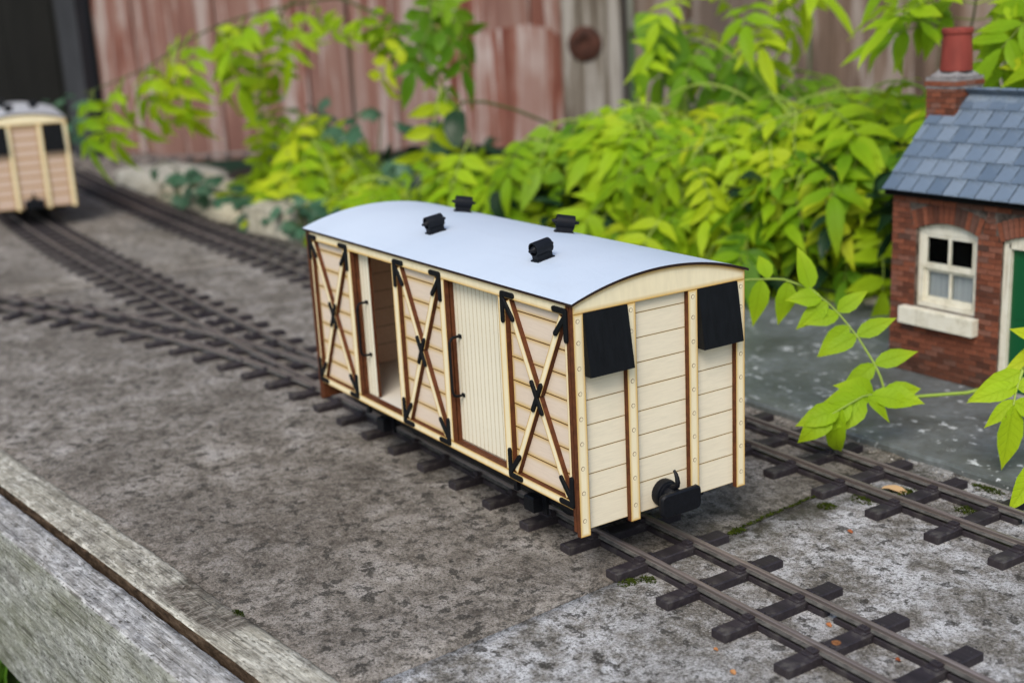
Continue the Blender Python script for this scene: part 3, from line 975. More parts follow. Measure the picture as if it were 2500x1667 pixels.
        def plate():
            m_ = MB()
            P_ = []
            for cx, cy, a0 in ((10.6, 3.4, 0), (-10.6, 3.4, 90), (-10.6, -3.4, 180), (10.6, -3.4, 270)):
                for k in range(5):
                    a = R(a0 + 90 * k / 4); P_.append(Vector((cx + 3.2 * math.cos(a), cy + 3.2 * math.sin(a))))
            n_ = len(P_)
            def bulge(p, base): return base + 1.6 * (1 - (p.x / 14) ** 2)
            vs = []
            for ins, x_ in ((0.5, 14.0), (0.0, 14.8), (0.0, 16.4), (0.9, 17.3)):
                for p in inset_poly(P_, ins) if ins else P_: vs.append((bulge(p, x_) - 1.2, p.x, p.y))
            fs = [tuple(range(n_))[::-1], tuple(3 * n_ + i for i in range(n_))]
            for L in range(3):
                for i in range(n_):
                    k = (i + 1) % n_
                    fs.append((L * n_ + i, L * n_ + k, (L + 1) * n_ + k, (L + 1) * n_ + i))
            m_.add(vs, fs)
            return m_.mesh('buffer_plate', RESIN, 40)
        def hook():
            m_ = MB()
            m_.tube([(7.2, 0, 3.6), (8.6, 0, 5.2), (10.6, 0, 6.0), (12.2, 0, 7.2), (12.7, 0, 9.2), (12.3, 0, 11.6), (11.3, 0, 13.7), (9.8, 0, 15.4)], [1.9, 1.7, 1.55, 1.5, 1.45, 1.3, 1.1, 0.75], 10)
            return m_.mesh('coupler_hook', RESIN, 60)
        obj('coupler_hub', cached('hub', hub), cp)
        obj('buffer_plate', cached('plate', plate), cp, loc=(0, 0, -0.8))
        obj('coupler_hook', cached('hook', hook), cp)

    # ---- sides
    F = side_frame(-57.5)
    pan = [(-152.3, -97.6), (-25.9, 25.9), (97.6, 152.3)]
    sp = [(-154.0, -152.3), (-97.6, -90.9), (-32.5, -25.9), (25.9, 32.5), (90.9, 97.6), (152.3, 154.0)]
    for side in (0, 1):
        rot = (0, 0, PI * side)
        def S(nm, key, fn): return obj(nm, cached((K, key), fn), root, rot=rot)
        def top_r():
            m_ = MB(); ply(m_, rect(-154, 154, 146.0, 152.3), 3.0, 2.0, F); return m_.mesh('top_rail', [M_POST, BURNT])
        def bot_r():
            m_ = MB(); ply(m_, rect(-154, 154, 42.0, 46.7), 3.0, 1.6, F); return m_.mesh('bottom_rail', [M_POST, BURNT])
        S('top_rail', 'top', top_r); S('bottom_rail', 'bot', bot_r)
        for i, (a, b) in enumerate(sp):
            def spm():
                m_ = MB(); ply(m_, rect(a, b, 46.75, 145.95), 3.0, min(1.8, (b - a) * 0.4), F); return m_.mesh('side_post', [M_POST, BURNT])
            S('side_post', ('sp', i), spm)
        # inner wall of each bay, with planks on it
        for i, (a, b) in enumerate(pan):
            a2, b2 = (a - 1.7 if i == 0 else a - 6.7, b + 1.7 if i == 2 else b + 6.7)
            def inner():
                m_ = MB(); ply(m_, rect(a2, b2, 42.2, 152.2), 2.3, 0.5, F, 1, 1, -3.75); m_.box(a2 + 0.2, b2 - 0.2, -51.3, -51.1, 46.2, 151.8, 0); return m_.mesh('side_wall', [INSIDE, BURNT])
            wl = S('side_wall', ('in', i), inner)
            zz = [46.75] + [z - 1.1 for z in PLANK_Z if z > 50] + [145.95]
            for j in range(len(zz) - 1):
                z0, z1 = zz[j] + 0.2, zz[j + 1] - 0.2
                if z1 - z0 < 1.5: continue
                def pl():
                    m_ = MB(); ply(m_, rect(a + 0.1, b - 0.1, z0, z1), 0.72, min(2.8, (z1 - z0) * 0.3), F, 0, 1, -3.0 + random.uniform(-0.03, 0.03)); return m_.mesh('plank', [M_SIDEPL, BURNT])
                obj('plank', cached((K, 'spl', i, j), pl), wl)
            # crossed braces
            wd = 2.15
            def brace(u0, v0, u1, v1, t0, t1, lift):
                p, q = Vector((u0, v0)), Vector((u1, v1)); d = (q - p).normalized(); nn = Vector((-d.y, d.x)) * wd
                p2, q2 = p + (q - p) * t0, p + (q - p) * t1
                m_ = MB(); ply(m_, [p2 - nn, q2 - nn, q2 + nn, p2 + nn], 2.9, 1.2, F, 0, 1, lift)
                return m_.mesh('brace', [M_POST, BURNT])
            A_, B_ = (a + 2.4, 46.75 + 1), (b - 2.4, 145.9 - 1)
            C_, D_ = (a + 2.4, 145.9 - 1), (b - 2.4, 46.75 + 1)
            S('brace', ('b1', i), lambda: brace(*C_, *D_, 0.0, 1.0, -0.1))
            S('brace', ('b2', i), lambda: brace(*A_, *B_, 0.0, 0.475, -0.14))
            S('brace', ('b3', i), lambda: brace(*A_, *B_, 0.525, 1.0, -0.14))
            if not goods: continue
            # black straps
            ln = math.hypot(b - a, 99.2); du, dv = (b - a) / ln, 99.2 / ln
            for cx, sx in ((a, 1), (b, -1)):
                for cz, sz in ((146.0, -1), (46.7, 1)):
                    def strap():
                        m_ = MB()
                        k0 = (cx - sx * 1.9, cz - sz * 2.2)
                        vs, fs = strap_bar(None, k0, (cx + sx * 8.2, k0[1]), 3.1, 1.05, 1.2); m_.add(vs, fs, 0, None, F)
                        L2 = 12.6 if sz < 0 else 12.2
                        vs, fs = strap_bar(None, k0, (k0[0], cz + sz * L2), 3.1, 1.15, 1.2); m_.add(vs, fs, 0, None, F)
                        vs, fs = strap_bar(None, (k0[0] + sx * 0.8, cz + sz * 1.0), (cx + sx * (2.2 + du * 11.0), cz + sz * (1 + dv * 11.0)), 2.9, 1.1, 1.2); m_.add(vs, fs, 0, None, F)
                        return m_.mesh('corner_strap', BLACK)
                    S('corner_strap', ('strap', i, sx, sz), strap)
            def cross():
                m_ = MB(); c = ((a + b) / 2, 96.3)
                for s_, lf in ((1, 1.05), (-1, 1.15)):
                    vs, fs = strap_bar(None, (c[0] - s_ * du * 8.6, c[1] - dv * 8.6), (c[0] + s_ * du * 8.6, c[1] + dv * 8.6), 2.9, lf, 1.2); m_.add(vs, fs, 0, None, F)
                return m_.mesh('cross_strap', BLACK)
            S('cross_strap', ('cross', i), cross)
        # opening linings (second ply layer) and sliding doors
        for i, (a, b, shift) in enumerate(((-90.9, -32.5, -46.4), (32.5, 90.9, 0.0))):
            def sill():
                m_ = MB(); ply(m_, rect(a, b, 42.2, 46.5), 2.3, 0.5, F, 1, 1, -3.75); return m_.mesh('door_sill', [INSIDE, BURNT])
            def head():
                m_ = MB(); ply(m_, rect(a, b, 146.2, 152.1), 2.3, 0.5, F, 1, 1, -3.75); return m_.mesh('door_head', [INSIDE, BURNT])
            S('door_sill', ('sill', i), sill); S('door_head', ('head', i), head)
            if not goods and i == 0: shift = 0.0
            if side == 1: shift = 0.0
            d = obj('door', cached((K, 'doorback'), lambda: ply(MB(), rect(-30.5, 30.5, 46.9, 149.0), 1.4, 0.5, F, 1, 1, -7.1).box(-30.3, 30.3, -48.97, -48.85, 47.1, 148.8, 0).mesh('door', [INSIDE, BURNT])), root, rot=rot)
            cc = (a + b) / 2 + shift
            d.location = (Matrix.Rotation(PI * side, 3, 'Z') @ Vector((cc, 0, 0))) * U
            nb = 14
            for k in range(nb):
                u0, u1 = -30.5 + 61.0 * k / nb + 0.06, -30.5 + 61.0 * (k + 1) / nb - 0.06
                def bd():
                    m_ = MB(); ply(m_, rect(0, u1 - u0, 46.95, 148.9), 0.8, 0.3, F, 0, 1, -6.3); return m_.mesh('board', [DOORM if goods else PINK2, BURNT])
                obj('board', cached((K, 'board'), bd), d, loc=(u0, 0, 0))
            if goods:
                hx = -24.6 if shift == 0 else 24.5
                def handle():
                    m_ = MB(); y_ = -57.5
                    top, bot = 111.8, 75.8
                    pts = [(0, y_ + 6.6, top), (0, y_ + 1.6, top), (0, y_ - 0.2, top - 0.8), (0, y_ - 1.2, top - 3.0)] + [(0, y_ - 1.4, top - 5 - 26 * k / 3) for k in range(4)] + [(0, y_ - 1.2, bot + 3.0), (0, y_ - 0.2, bot + 0.8), (0, y_ + 1.6, bot), (0, y_ + 6.6, bot)]
                    m_.tube(pts, 0.85, 8)
                    for z in (top, bot): m_.box(-1.5, 1.5, y_ + 5.6, y_ + 6.4, z - 1.1, z + 1.1)
                    return m_.mesh('handle', BLACK, 50)
                obj('handle', cached((K, 'handle'), handle), d, loc=(hx, 0, 0))
    # ---- floor, roof, underframe
    fl = G('floor_ply_' + K, 0.7, 0.2); fl.col((0.66, 0.62, 0.54))
    obj('floor', cached((K, 'floor'), lambda: MB().box(-153.9, 153.9, -51.2, 51.2, 43.0, 46.0).mesh('floor', fl.m)), root)
    def roof_me():
        m_ = MB(); NS = 40; x0, x1 = -161.6, 161.6; t = 1.4
        yy = [-59.1 + 118.2 * k / NS for k in range(NS + 1)]
        vs, fs, mi = [], [], []
        for x in (x0, x1):
            for y in yy: vs.append((x, y, arc_z(y, 0.08) + t))
            for y in yy: vs.append((x, y, arc_z(y, 0.08)))
        n_ = NS + 1
        for k in range(NS):
            fs.append((k, 2 * n_ + k, 2 * n_ + k + 1, k + 1)); mi.append(0)
            fs.append((n_ + k, n_ + k + 1, 3 * n_ + k + 1, 3 * n_ + k)); mi.append(2)
            fs.append((k, k + 1, n_ + k + 1, n_ + k)); mi.append(1)
            fs.append((2 * n_ + k, 3 * n_ + k, 3 * n_ + k + 1, 2 * n_ + k + 1)); mi.append(1)
        fs.append((0, n_, 3 * n_, 2 * n_)); mi.append(1)
        fs.append((NS, 2 * n_ + NS, 3 * n_ + NS, n_ + NS)); mi.append(1)
        m_.add(vs, fs, mi)
        return m_.mesh('roof', [M_ROOF, DARKEDGE, INSIDE], 30)
    obj('roof', cached((K, 'roof'), roof_me), root)
    # torpedo ventilators lying across the roof
    def vent():
        m_ = MB(); YR = Matrix.Translation((0, 0, 6.6)) @ Matrix.Rotation(PI / 2, 4, 'X')
        out, inn = [], []
        m_.lathe([(4.1, -5.6), (4.15, -5.2), (4.15, 5.2), (4.1, 5.6), (3.4, 5.6), (3.4, 1.0), (0.3, 0.9), (0.3, -0.9), (3.4, -1.0), (3.4, -5.6), (4.1, -5.6)], 24, YR, 0, False)
        m_.cbox(-3.4, 3.4, -6.0, 6.0, -0.6, 0.7, 0.3)
        m_.box(-2.5, 2.5, -5.2, 5.2, 0.6, 3.6)
        return m_.mesh('roof_vent', RESIN, 40)
    def cone():
        m_ = MB(); YR = Matrix.Translation((0, 0, 6.6)) @ Matrix.Rotation(PI / 2, 4, 'X')
        m_.lathe([(2.9, 0.8), (2.8, 3.2), (2.1, 5.2), (0.95, 7.0), (0.85, 8.0), (0.75, 8.3), (0.2, 8.5)], 16, YR)
        return m_.mesh('cone', RESIN, 40)
    vents = [(91, -27.0, 0.05), (-30, -25.5, -0.04), (31, 30.0, -0.5), (-88, 29.0, -0.4)] if goods else [(90, -14, 0), (20, 22, 0), (-60, -20, 0)]
    for vx, vy, va in vents:
        tilt = math.asin(-vy / 173.6)
        v = obj('roof_vent', cached('vent', vent), root, loc=(vx, vy, arc_z(vy, 0.08) + 1.5), rot=(tilt, 0, va))
        obj('cone', cached('cone', cone), v)
        obj('cone', _mc['cone'], v, rot=(0, 0, PI))
    def under():
        m_ = MB()
        for y in (-34, 34): m_.box(-148, 148, y - 3, y + 3, 24, 42.9)
        for x in (-120, -60, 0, 60, 120): m_.box(x - 3, x + 3, -30.9, 30.9, 28, 42.8)
        for x in (-92, 92):
            for s in (-1, 1):
                m_.box(x - 9, x + 9, s * 38 - 0.9, s * 38 + 0.9, 17, 42.7); m_.cbox(x - 5, x + 5, s * 42 - 3.0, s * 42 + 3.0, 18, 27, 1)
                m_.box(x - 1.8, x + 1.8, s * 52 - 1.2, s * 52 + 1.2, 33, 42.5)
        return m_.mesh('underframe', RESIN)
    obj('underframe', cached('under', under), root)
    def wheels():
        m_ = MB(); XR = Matrix.Rotation(PI / 2, 4, 'X')
        m_.lathe([(2.0, -40), (2.0, -19)], 10, XR)
        m_.lathe([(2, -18.6), (11.5, -18.6), (11.6, -14.6), (13.2, -14.2), (13.2, -13.0), (2, -13.0)], 28, XR)
        m_.lathe([(2.0, -13.2), (2.0, 13.2)], 10, XR)
        m_.lathe([(2, 13.0), (13.2, 13.0), (13.2, 14.2), (11.6, 14.6), (11.5, 18.6), (2, 18.6)], 28, XR)
        m_.lathe([(2.0, 19), (2.0, 40)], 10, XR)
        return m_.mesh('wheelset', RESIN, 40)
    for x in (-92, 92): obj('wheelset', cached('wheels', wheels), root, loc=(x, 0, 20.0 if scale == 1 else 19.5))
    return root
g = G('roof_sheet_edge', 0.7, 0.2); g.col((0.022, 0.012, 0.010)); DARKEDGE = g.m

build_van('goods_van', 'unpainted plywood van with black straps and half open sliding door on the nearest track', 'model van', (-160, 57.5, 0), 0, 1.0, 'goods', 'wooden model railway vans')
a_ = R(10)
end_c = Vector((-1522, 72, 0))
cc = end_c + Vector((-math.cos(a_), math.sin(a_), 0)) * 160 * 1.08
build_van('brake_van', 'blurred pinkish plywood van with grey roof far down the track', 'model van', (cc.x, cc.y, 0), -a_, 1.08, 'brake', 'wooden model railway vans')

# ------------------------------------------------------------------ cottage
CX0, CX1, CY, CD = -154.0, 92.0, 415.0, 118.0
ZB, ZE = 5.0, 144.0
COT = thing('cottage', 'miniature red brick cottage with blue slate roof and green door', 'model house', (0, 0, 0))
WX0, WX1, WZ0, WZ1, WAP = -131.0, -76.5, 58.4, 118.8, 124.6      # window opening
DX0, DX1, DZ1, DAP = -55.5, -8.5, 117.5, 123.5                    # door opening
W2X0, W2X1 = 14.5, 69.0
def arch(x, x0, x1, zs, za):
    t = (x - x0) / (x1 - x0)
    return zs + (za - zs) * (1 - (2 * t - 1) ** 2)
OPEN = [(WX0, WX1, WZ0, WZ1, WAP), (DX0, DX1, ZB, DZ1, DAP), (W2X0, W2X1, WZ0, WZ1, WAP)]
# mortar core of the front wall: strips between and around the openings
m_ = MB()
y0, y1 = CY + 0.7, CY + 7.0
cuts = [CX0 + 0.4] + [v for op in OPEN for v in op[:2]] + [CX1 - 0.4]
for i in range(0, len(cuts), 2): m_.box(cuts[i], cuts[i + 1], y0, y1, ZB - 0.5, ZE)
for (a, b, z0, zs, za) in OPEN:
    if z0 > ZB + 1: m_.box(a, b, y0, y1, ZB - 0.5, z0)
    N = 12
    for k in range(N):
        xa, xb = a + (b - a) * k / N, a + (b - a) * (k + 1) / N
        m_.box(xa, xb, y0, y1, arch((xa + xb) / 2, a, b, zs, za), ZE)
m_.box(CX0 + 0.4, CX0 + 7, y1, CY + CD - 0.4, ZB - 0.5, ZE); m_.box(CX1 - 7, CX1 - 0.4, y1, CY + CD - 0.4, ZB - 0.5, ZE)
m_.box(CX0 + 7, CX1 - 7, CY + CD - 7, CY + CD - 0.4, ZB - 0.5, ZE)
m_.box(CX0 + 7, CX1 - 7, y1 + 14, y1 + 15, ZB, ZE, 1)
for x_ in (CX0 + 0.4, CX1 - 7):                                   # gables
    vs = [(x_, CY + 0.7, ZE), (x_ + 6.6, CY + 0.7, ZE), (x_ + 6.6, CY + CD - 0.4, ZE), (x_, CY + CD - 0.4, ZE), (x_, CY + CD / 2, ZE + CD / 2), (x_ + 6.6, CY + CD / 2, ZE + CD / 2)]
    m_.add(vs, [(0, 4, 3), (1, 2, 5), (0, 1, 5, 4), (3, 4, 5, 2)])
obj('wall', m_.mesh('wall', [MORTAR, DARKM]), COT)
CH, BL = 4.15, 11.6
rnd = random.Random(21)
bk = {}
def brick_me(ln):
    k = round(ln * 2) / 2
    if k not in bk:
        m2 = MB(); h = k / 2
        vs = [(-h, 0.9, -1.83), (h, 0.9, -1.83), (h, 0.9, 1.83), (-h, 0.9, 1.83), (-h, 0.15, -1.83), (h, 0.15, -1.83), (h, 0.15, 1.83), (-h, 0.15, 1.83),
              (-h + 0.2, 0, -1.65), (h - 0.2, 0, -1.65), (h - 0.2, 0, 1.65), (-h + 0.2, 0, 1.65)]
        fs = [(8, 9, 10, 11)] + [(L + i, L + (i + 1) % 4, L + 4 + (i + 1) % 4, L + 4 + i) for L in (0, 4) for i in range(4)]
        m2.add(vs, fs)
        bk[k] = m2.mesh('brick', BRICK)
    return bk[k]
rest = MB()
def put_brick(x0, x1, zc, sep):
    ln = x1 - x0 - 0.45
    if ln < 1.6: return
    xc = (x0 + x1) / 2
    yy = CY + rnd.uniform(-0.12, 0.12)
    if sep:
        obj('brick', brick_me(ln), COT, loc=(xc, yy, zc), rot=(rnd.uniform(-0.02, 0.02), rnd.uniform(-0.012, 0.012), rnd.uniform(-0.012, 0.012)))
    else:
        rest.box(xc - ln / 2, xc + ln / 2, yy, CY + 0.9, zc - 1.83, zc + 1.83)
nb = 0
VH = 13.5      # voussoir height
for c_i in range(int((ZE - ZB) / CH)):
    z = ZB + CH * (c_i + 0.5)
    # free spans of this course
    spans = [(CX0, CX1)]
    for (a, b, z0, zs, za) in OPEN:
        if z + CH / 2 > z0 + 0.5 and z - CH / 2 < (za + VH - 1.0 if z > zs - 2 else zs):
            if z > zs + 1:       # voussoir zone: keep clear of the ring
                ext = 3.0 + (z - zs) * 0.25
                a, b = a - ext, b + ext
            spans = [q for s_ in spans for q in ((s_[0], min(s_[1], a)), (max(s_[0], b), s_[1])) if q[1] - q[0] > 1.5]
    x = CX0 - (BL / 2 if c_i % 2 else 0) - (0.0)
    while x < CX1:
        for (sa, sb) in spans:
            xa, xb = max(x, sa), min(x + BL, sb)
            if xb - xa > 1.8:
                sep = xb < -18 and nb < 270
                put_brick(xa, xb, z, sep); nb += sep
        x += BL
for (a, b, z0, zs, za) in OPEN:      # brick arches
    N = 13
    for k in range(N):
        t = (k + 0.5) / N
        x = a - 2 + (b - a + 4) * t
        zz = arch(min(max(x, a), b), a, b, zs, za) + VH / 2 + 0.4
        lean = (t - 0.5) * 0.62
        wd_ = (b - a + 4) / N
        m2 = MB(); m2.box(-wd_ / 2 + 0.25, wd_ / 2 - 0.25, 0, 0.9, -VH / 2, VH / 2)
        for v in m2.v: v.x *= 1 + 0.12 * (v.z / VH)
        obj('brick', m2.mesh('brick', BRICK), COT, loc=(x + lean * 6, CY - 0.1 + rnd.uniform(-0.1, 0.1), zz - abs(lean) * 1.5), rot=(0, lean, 0))
# left gable, right gable as one mass of bricks each with the rest
for xw, sgn in ((CX0, -1), (CX1, 1)):
    z = ZB + CH / 2; c_i = 0
    while z < ZE + CD / 2 - 3:
        ya = CY + (0 if z < ZE else z - ZE) + 1.0; yb = CY + CD - (0 if z < ZE else z - ZE) - 1.0
        y = ya - (BL / 2 if c_i % 2 else 0)
        while y < yb:
            p0, p1 = max(y, ya), min(y + BL, yb)
            if p1 - p0 > 2: rest.box(min(xw, xw + sgn * -0.9), max(xw, xw - sgn * 0.9), p0 + 0.22, p1 - 0.22, z - 1.83, z + 1.83)
            y += BL
        z += CH; c_i += 1
o = obj('brickwork', rest.mesh('brickwork', BRICK), COT); o['kind'] = 'stuff'

def sash_window(x0, x1):
    zs, za, zb = WZ1, WAP, WZ0
    fr = MB(); yf = CY + 4.2
    fr.box(x0, x0 + 4.4, yf, yf + 3, zb, zs); fr.box(x1 - 4.4, x1, yf, yf + 3, zb, zs)
    fr.box(x0 + 4.4, x1 - 4.4, yf, yf + 3, zb, zb + 4.0)
    N = 12
    for k in range(N):
        xa, xb = x0 + (x1 - x0) * k / N, x0 + (x1 - x0) * (k + 1) / N
        z1_, z2_ = arch(xa, x0, x1, zs, za), arch(xb, x0, x1, zs, za)
        lo = zs - 3.6 if x0 + 4.0 < (xa + xb) / 2 < x1 - 4.0 else zs
        vs = [(xa, yf, lo), (xb, yf, lo), (xb, yf, z2_), (xa, yf, z1_), (xa, yf + 3, lo), (xb, yf + 3, lo), (xb, yf + 3, z2_), (xa, yf + 3, z1_)]
        fr.add(vs, [(0, 1, 2, 3), (7, 6, 5, 4), (0, 4, 5, 1), (3, 2, 6, 7)])
    w_ = obj('window', fr.mesh('window', CREAMP), COT)
    a, b = x0 + 4.5, x1 - 4.5
    mid = (a + b) / 2
    def sash(za_, zb_, y_, botr):
        s_ = MB()
        s_.box(a, a + 2.6, y_, y_ + 2, za_, zb_); s_.box(b - 2.6, b, y_, y_ + 2, za_, zb_)
        s_.box(a + 2.6, b - 2.6, y_, y_ + 2, za_, za_ + botr); s_.box(a + 2.6, b - 2.6, y_, y_ + 2, zb_ - 2.6, zb_)
        s_.box(mid - 1.2, mid + 1.2, y_ + 0.1, y_ + 1.9, za_ + botr, zb_ - 2.6)
        obj('sash', s_.mesh('sash', CREAMP), w_)
        for (p, q) in ((a + 2.6, mid - 1.2), (mid + 1.2, b - 2.6)):
            obj('pane', MB().box(p, q, y_ + 0.8, y_ + 1.1, za_ + botr, zb_ - 2.6).mesh('pane', GLASS), w_)
    sash(88.4, zs - 3.7, yf + 0.6, 4.6)
    sash(zb + 4.1, 88.3, yf + 2.9, 4.0)
    obj('curtain', MB().box(a, b, yf + 6.2, yf + 6.6, zb + 2, 87.0).mesh('curtain', CURTAIN), w_)
    sl_ = MB(); sl_.cbox(x0 - 9, x1 + 4, CY - 7.0, CY + 5, 45.2, 58.0, 0.5)
    obj('window_sill', sl_.mesh('window_sill', CREAMP), w_)
sash_window(WX0, WX1)
sash_window(W2X0, W2X1)
# door
df = MB(); yf = CY + 2.6
df.box(DX0, DX0 + 5.2, yf, yf + 4, ZB, DZ1); df.box(DX1 - 5.2, DX1, yf, yf + 4, ZB, DZ1)
N = 12
for k in range(N):
    xa, xb = DX0 + (DX1 - DX0) * k / N, DX0 + (DX1 - DX0) * (k + 1) / N
    lo = DZ1 - 4.5 if DX0 + 5 < (xa + xb) / 2 < DX1 - 5 else DZ1
    vs = [(xa, yf, lo), (xb, yf, lo), (xb, yf, arch(xb, DX0, DX1, DZ1, DAP)), (xa, yf, arch(xa, DX0, DX1, DZ1, DAP))]
    vs += [(p[0], yf + 4, p[2]) for p in vs]
    df.add(vs, [(0, 1, 2, 3), (7, 6, 5, 4), (0, 4, 5, 1), (3, 2, 6, 7)])
dr = obj('door', MB().box(DX0 + 5.3, DX1 - 5.3, yf + 3.6, yf + 5, ZB, DZ1 - 4.6).mesh('door', GREENP), COT)
obj('door_frame', df.mesh('door_frame', CREAMP), dr)
for (xa, xb, za_, zb_) in ((DX0 + 8, DX0 + 20, 12, 55), (DX0 + 26, DX1 - 8, 12, 55), (DX0 + 8, DX0 + 20, 62, 106), (DX0 + 26, DX1 - 8, 62, 106)):
    obj('door_panel', MB().cbox(xa, xb, yf + 3.1, yf + 3.7, za_, zb_, 0.1).mesh('door_panel', GREENP), dr)
m2 = MB(); m2.lathe([(1.6, 0), (1.6, 0.8), (0.7, 1.2), (1.3, 2.2), (1.0, 3.0), (0.2, 3.3)], 12, Matrix.Translation((DX1 - 9, yf + 3.4, 58)) @ Matrix.Rotation(PI / 2, 4, 'X'))
obj('door_knob', m2.mesh('door_knob', TERRA, 40), dr)
obj('doorstep', MB().cbox(DX0 - 3, DX1 + 3, CY - 9, CY + 2.5, ZB - 0.5, ZB + 4, 0.6).mesh('doorstep', CEMENT), COT)

# slates: front slope one by one, back slope in one mass
EY, EZ = 407.0, 146.2
SLP = 93.5
rows_n = 6
def slope_M(u, s_, back=False):
    """frame on the slope: x along the eave, y up the slope"""
    if not back:
        return Matrix.Translation(Vector((u, EY + s_ * math.cos(R(45)), EZ + s_ * math.sin(R(45)))) * U) @ Matrix.Rotation(R(45), 4, 'X')
sl_me = []
for k in range(4):
    m2 = MB(); rr = random.Random(k)
    wd_ = 12.95 + rr.uniform(-0.25, 0.1)
    vs = [(-wd_ / 2, 0, 0), (wd_ / 2, rr.uniform(-0.25, 0.25), 0), (wd_ / 2, 22, 0), (-wd_ / 2, 22, 0)]
    vs += [(p[0], p[1], 1.0) for p in vs]
    m2.add(vs, [(3, 2, 1, 0), (4, 5, 6, 7), (0, 1, 5, 4), (1, 2, 6, 5), (2, 3, 7, 6), (3, 0, 4, 7)])
    for v in m2.v: v.z += 0.0
    sl_me.append(m2.mesh('slate', SLATE))
back = MB()
RX0, RX1 = -157.5, 95.5
for rI in range(rows_n):
    s0 = rI * 15.9
    u = RX0 + (7.0 if rI % 2 == 0 else 14.0)
    if rI % 2:   # half slate at the verge
        M_ = slope_M(RX0 + 3.4, s0) @ Matrix.Rotation(R(-2.6), 4, 'X') @ Matrix.Scale(0.48, 4, (1, 0, 0))
        obj('slate', sl_me[0], COT, mat=M_ @ Matrix.Translation((0, 0, 0.0013)))
    while u < RX1 - 3:
        M_ = slope_M(u, s0) @ Matrix.Rotation(R(-2.6) + rnd.uniform(-0.006, 0.006), 4, 'X') @ Matrix.Rotation(rnd.uniform(-0.008, 0.008), 4, 'Z')
        obj('slate', sl_me[rnd.randrange(4)], COT, mat=M_ @ Matrix.Translation((0, 0, 0.0013)))
        u += 13.9
RIDGE_Y, RIDGE_Z = EY + SLP * math.cos(R(45)), EZ + SLP * math.sin(R(45))
rb = MB()
rb.add([(RX0 + 1, EY + 1, EZ - 1.2), (RX1 - 1, EY + 1, EZ - 1.2), (RX1 - 1, RIDGE_Y, RIDGE_Z - 1.0), (RX0 + 1, RIDGE_Y, RIDGE_Z - 1.0), (RX0 + 1, 2 * RIDGE_Y - EY - 1, EZ - 1.2), (RX1 - 1, 2 * RIDGE_Y - EY - 1, EZ - 1.2),
        (RX0 + 1, EY + 1, EZ - 3), (RX1 - 1, EY + 1, EZ - 3), (RX0 + 1, 2 * RIDGE_Y - EY - 1, EZ - 3), (RX1 - 1, 2 * RIDGE_Y - EY - 1, EZ - 3)],
       [(0, 1, 2, 3), (3, 2, 5, 4), (0, 3, 4, 8, 6), (1, 7, 9, 5, 2), (6, 7, 1, 0), (8, 4, 5, 9), (6, 8, 9, 7)])
obj('roof', rb.mesh('roof', DARKM), COT)
for rI in range(rows_n):
    u = RX0 + 7
    while u < RX1 - 3:
        M_ = Matrix.Translation(Vector((u, 2 * RIDGE_Y - EY, EZ))) @ Matrix.Rotation(PI, 4, 'Z') @ Matrix.Translation((0, rI * 15.9 * math.cos(R(45)), rI * 15.9 * math.sin(R(45)))) @ Matrix.Rotation(R(42.4), 4, 'X')
        back.box(-6.7, 6.7, 0, 22, 1.3, 2.3, 0, M_)
        u += 13.9
o = obj('slate', back.mesh('slate', SLATE), COT); o['kind'] = 'stuff'
for k in range(9):
    xa = RX0 + 26 + k * 25.3
    if k == 8: xb = RX1
    m2 = MB()
    sec = [(-9, -9.6), (-8.2, -8.4), (-1.6, -1.4), (0, 0.4), (1.6, -1.4), (8.2, -8.4), (9, -9.6), (7.6, -9.6), (0, -1.6), (-7.6, -9.6)]
    K_ = len(sec); vs = [(x_, RIDGE_Y + a, RIDGE_Z + 2.8 + b) for x_ in (0.0, 24.9) for a, b in sec]
    m2.add(vs, [(i, (i + 1) % K_, K_ + (i + 1) % K_, K_ + i) for i in range(K_)] + [tuple(range(K_))[::-1], tuple(K_ + i for i in range(K_))])
    obj('ridge_tile', m2.mesh('ridge_tile', SLATE), COT, loc=(xa, 0, 0))
# chimney
chx0, chx1, chy0, chy1, chz0, chz1 = -160.5, -133.0, 457.0, 489.0, 150.0, 227.5
ch = obj('chimney', MB().box(chx0 + 0.7, chx1 - 0.7, chy0 + 0.7, chy1 - 0.7, chz0, chz1).mesh('chimney', MORTAR), COT)
z = chz0 + CH / 2; c_i = 0
while z < chz1 - 1:
    grow = 1.1 if z > chz1 - 9 else 0.0
    for face in range(4):
        if face in (0, 2): L0, L1 = chx0 - grow, chx1 + grow
        else: L0, L1 = chy0 - grow, chy1 + grow
        nbk = 3
        st = L0 - ((L1 - L0) / nbk / 2 if (c_i + face) % 2 else 0)
        for k in range(nbk + 1):
            p0, p1 = max(L0, st + (L1 - L0) / nbk * k), min(L1, st + (L1 - L0) / nbk * (k + 1))
            if p1 - p0 < 2: continue
            ln = p1 - p0 - 0.45; pc = (p0 + p1) / 2
            j = rnd.uniform(-0.1, 0.1)
            L_, rz_ = {0: ((pc, chy0 - grow + j, z), 0), 2: ((pc, chy1 + grow + j, z), PI), 1: ((chx1 + grow + j, pc, z), PI / 2), 3: ((chx0 - grow + j, pc, z), -PI / 2)}[face]
            if z > 165: obj('brick', brick_me(ln), ch, loc=L_, rot=(0, 0, rz_))
    z += CH; c_i += 1
fx, fy = (chx0 + chx1) / 2, (chy0 + chy1) / 2
m2 = MB(); m2.box(chx0 - 0.3, chx1 + 0.3, chy0 - 0.3, chy1 + 0.3, chz1 - 8.6, chz1 - 0.2)
m2.lathe([(18.6, chz1 - 0.4), (17.5, chz1 + 1.0), (13.0, chz1 + 3.6), (11.8, chz1 + 5.4), (9, chz1 + 5.6)], 4, Matrix.Translation((fx, fy, 0)) @ Matrix.Rotation(R(45), 4, 'Z'))
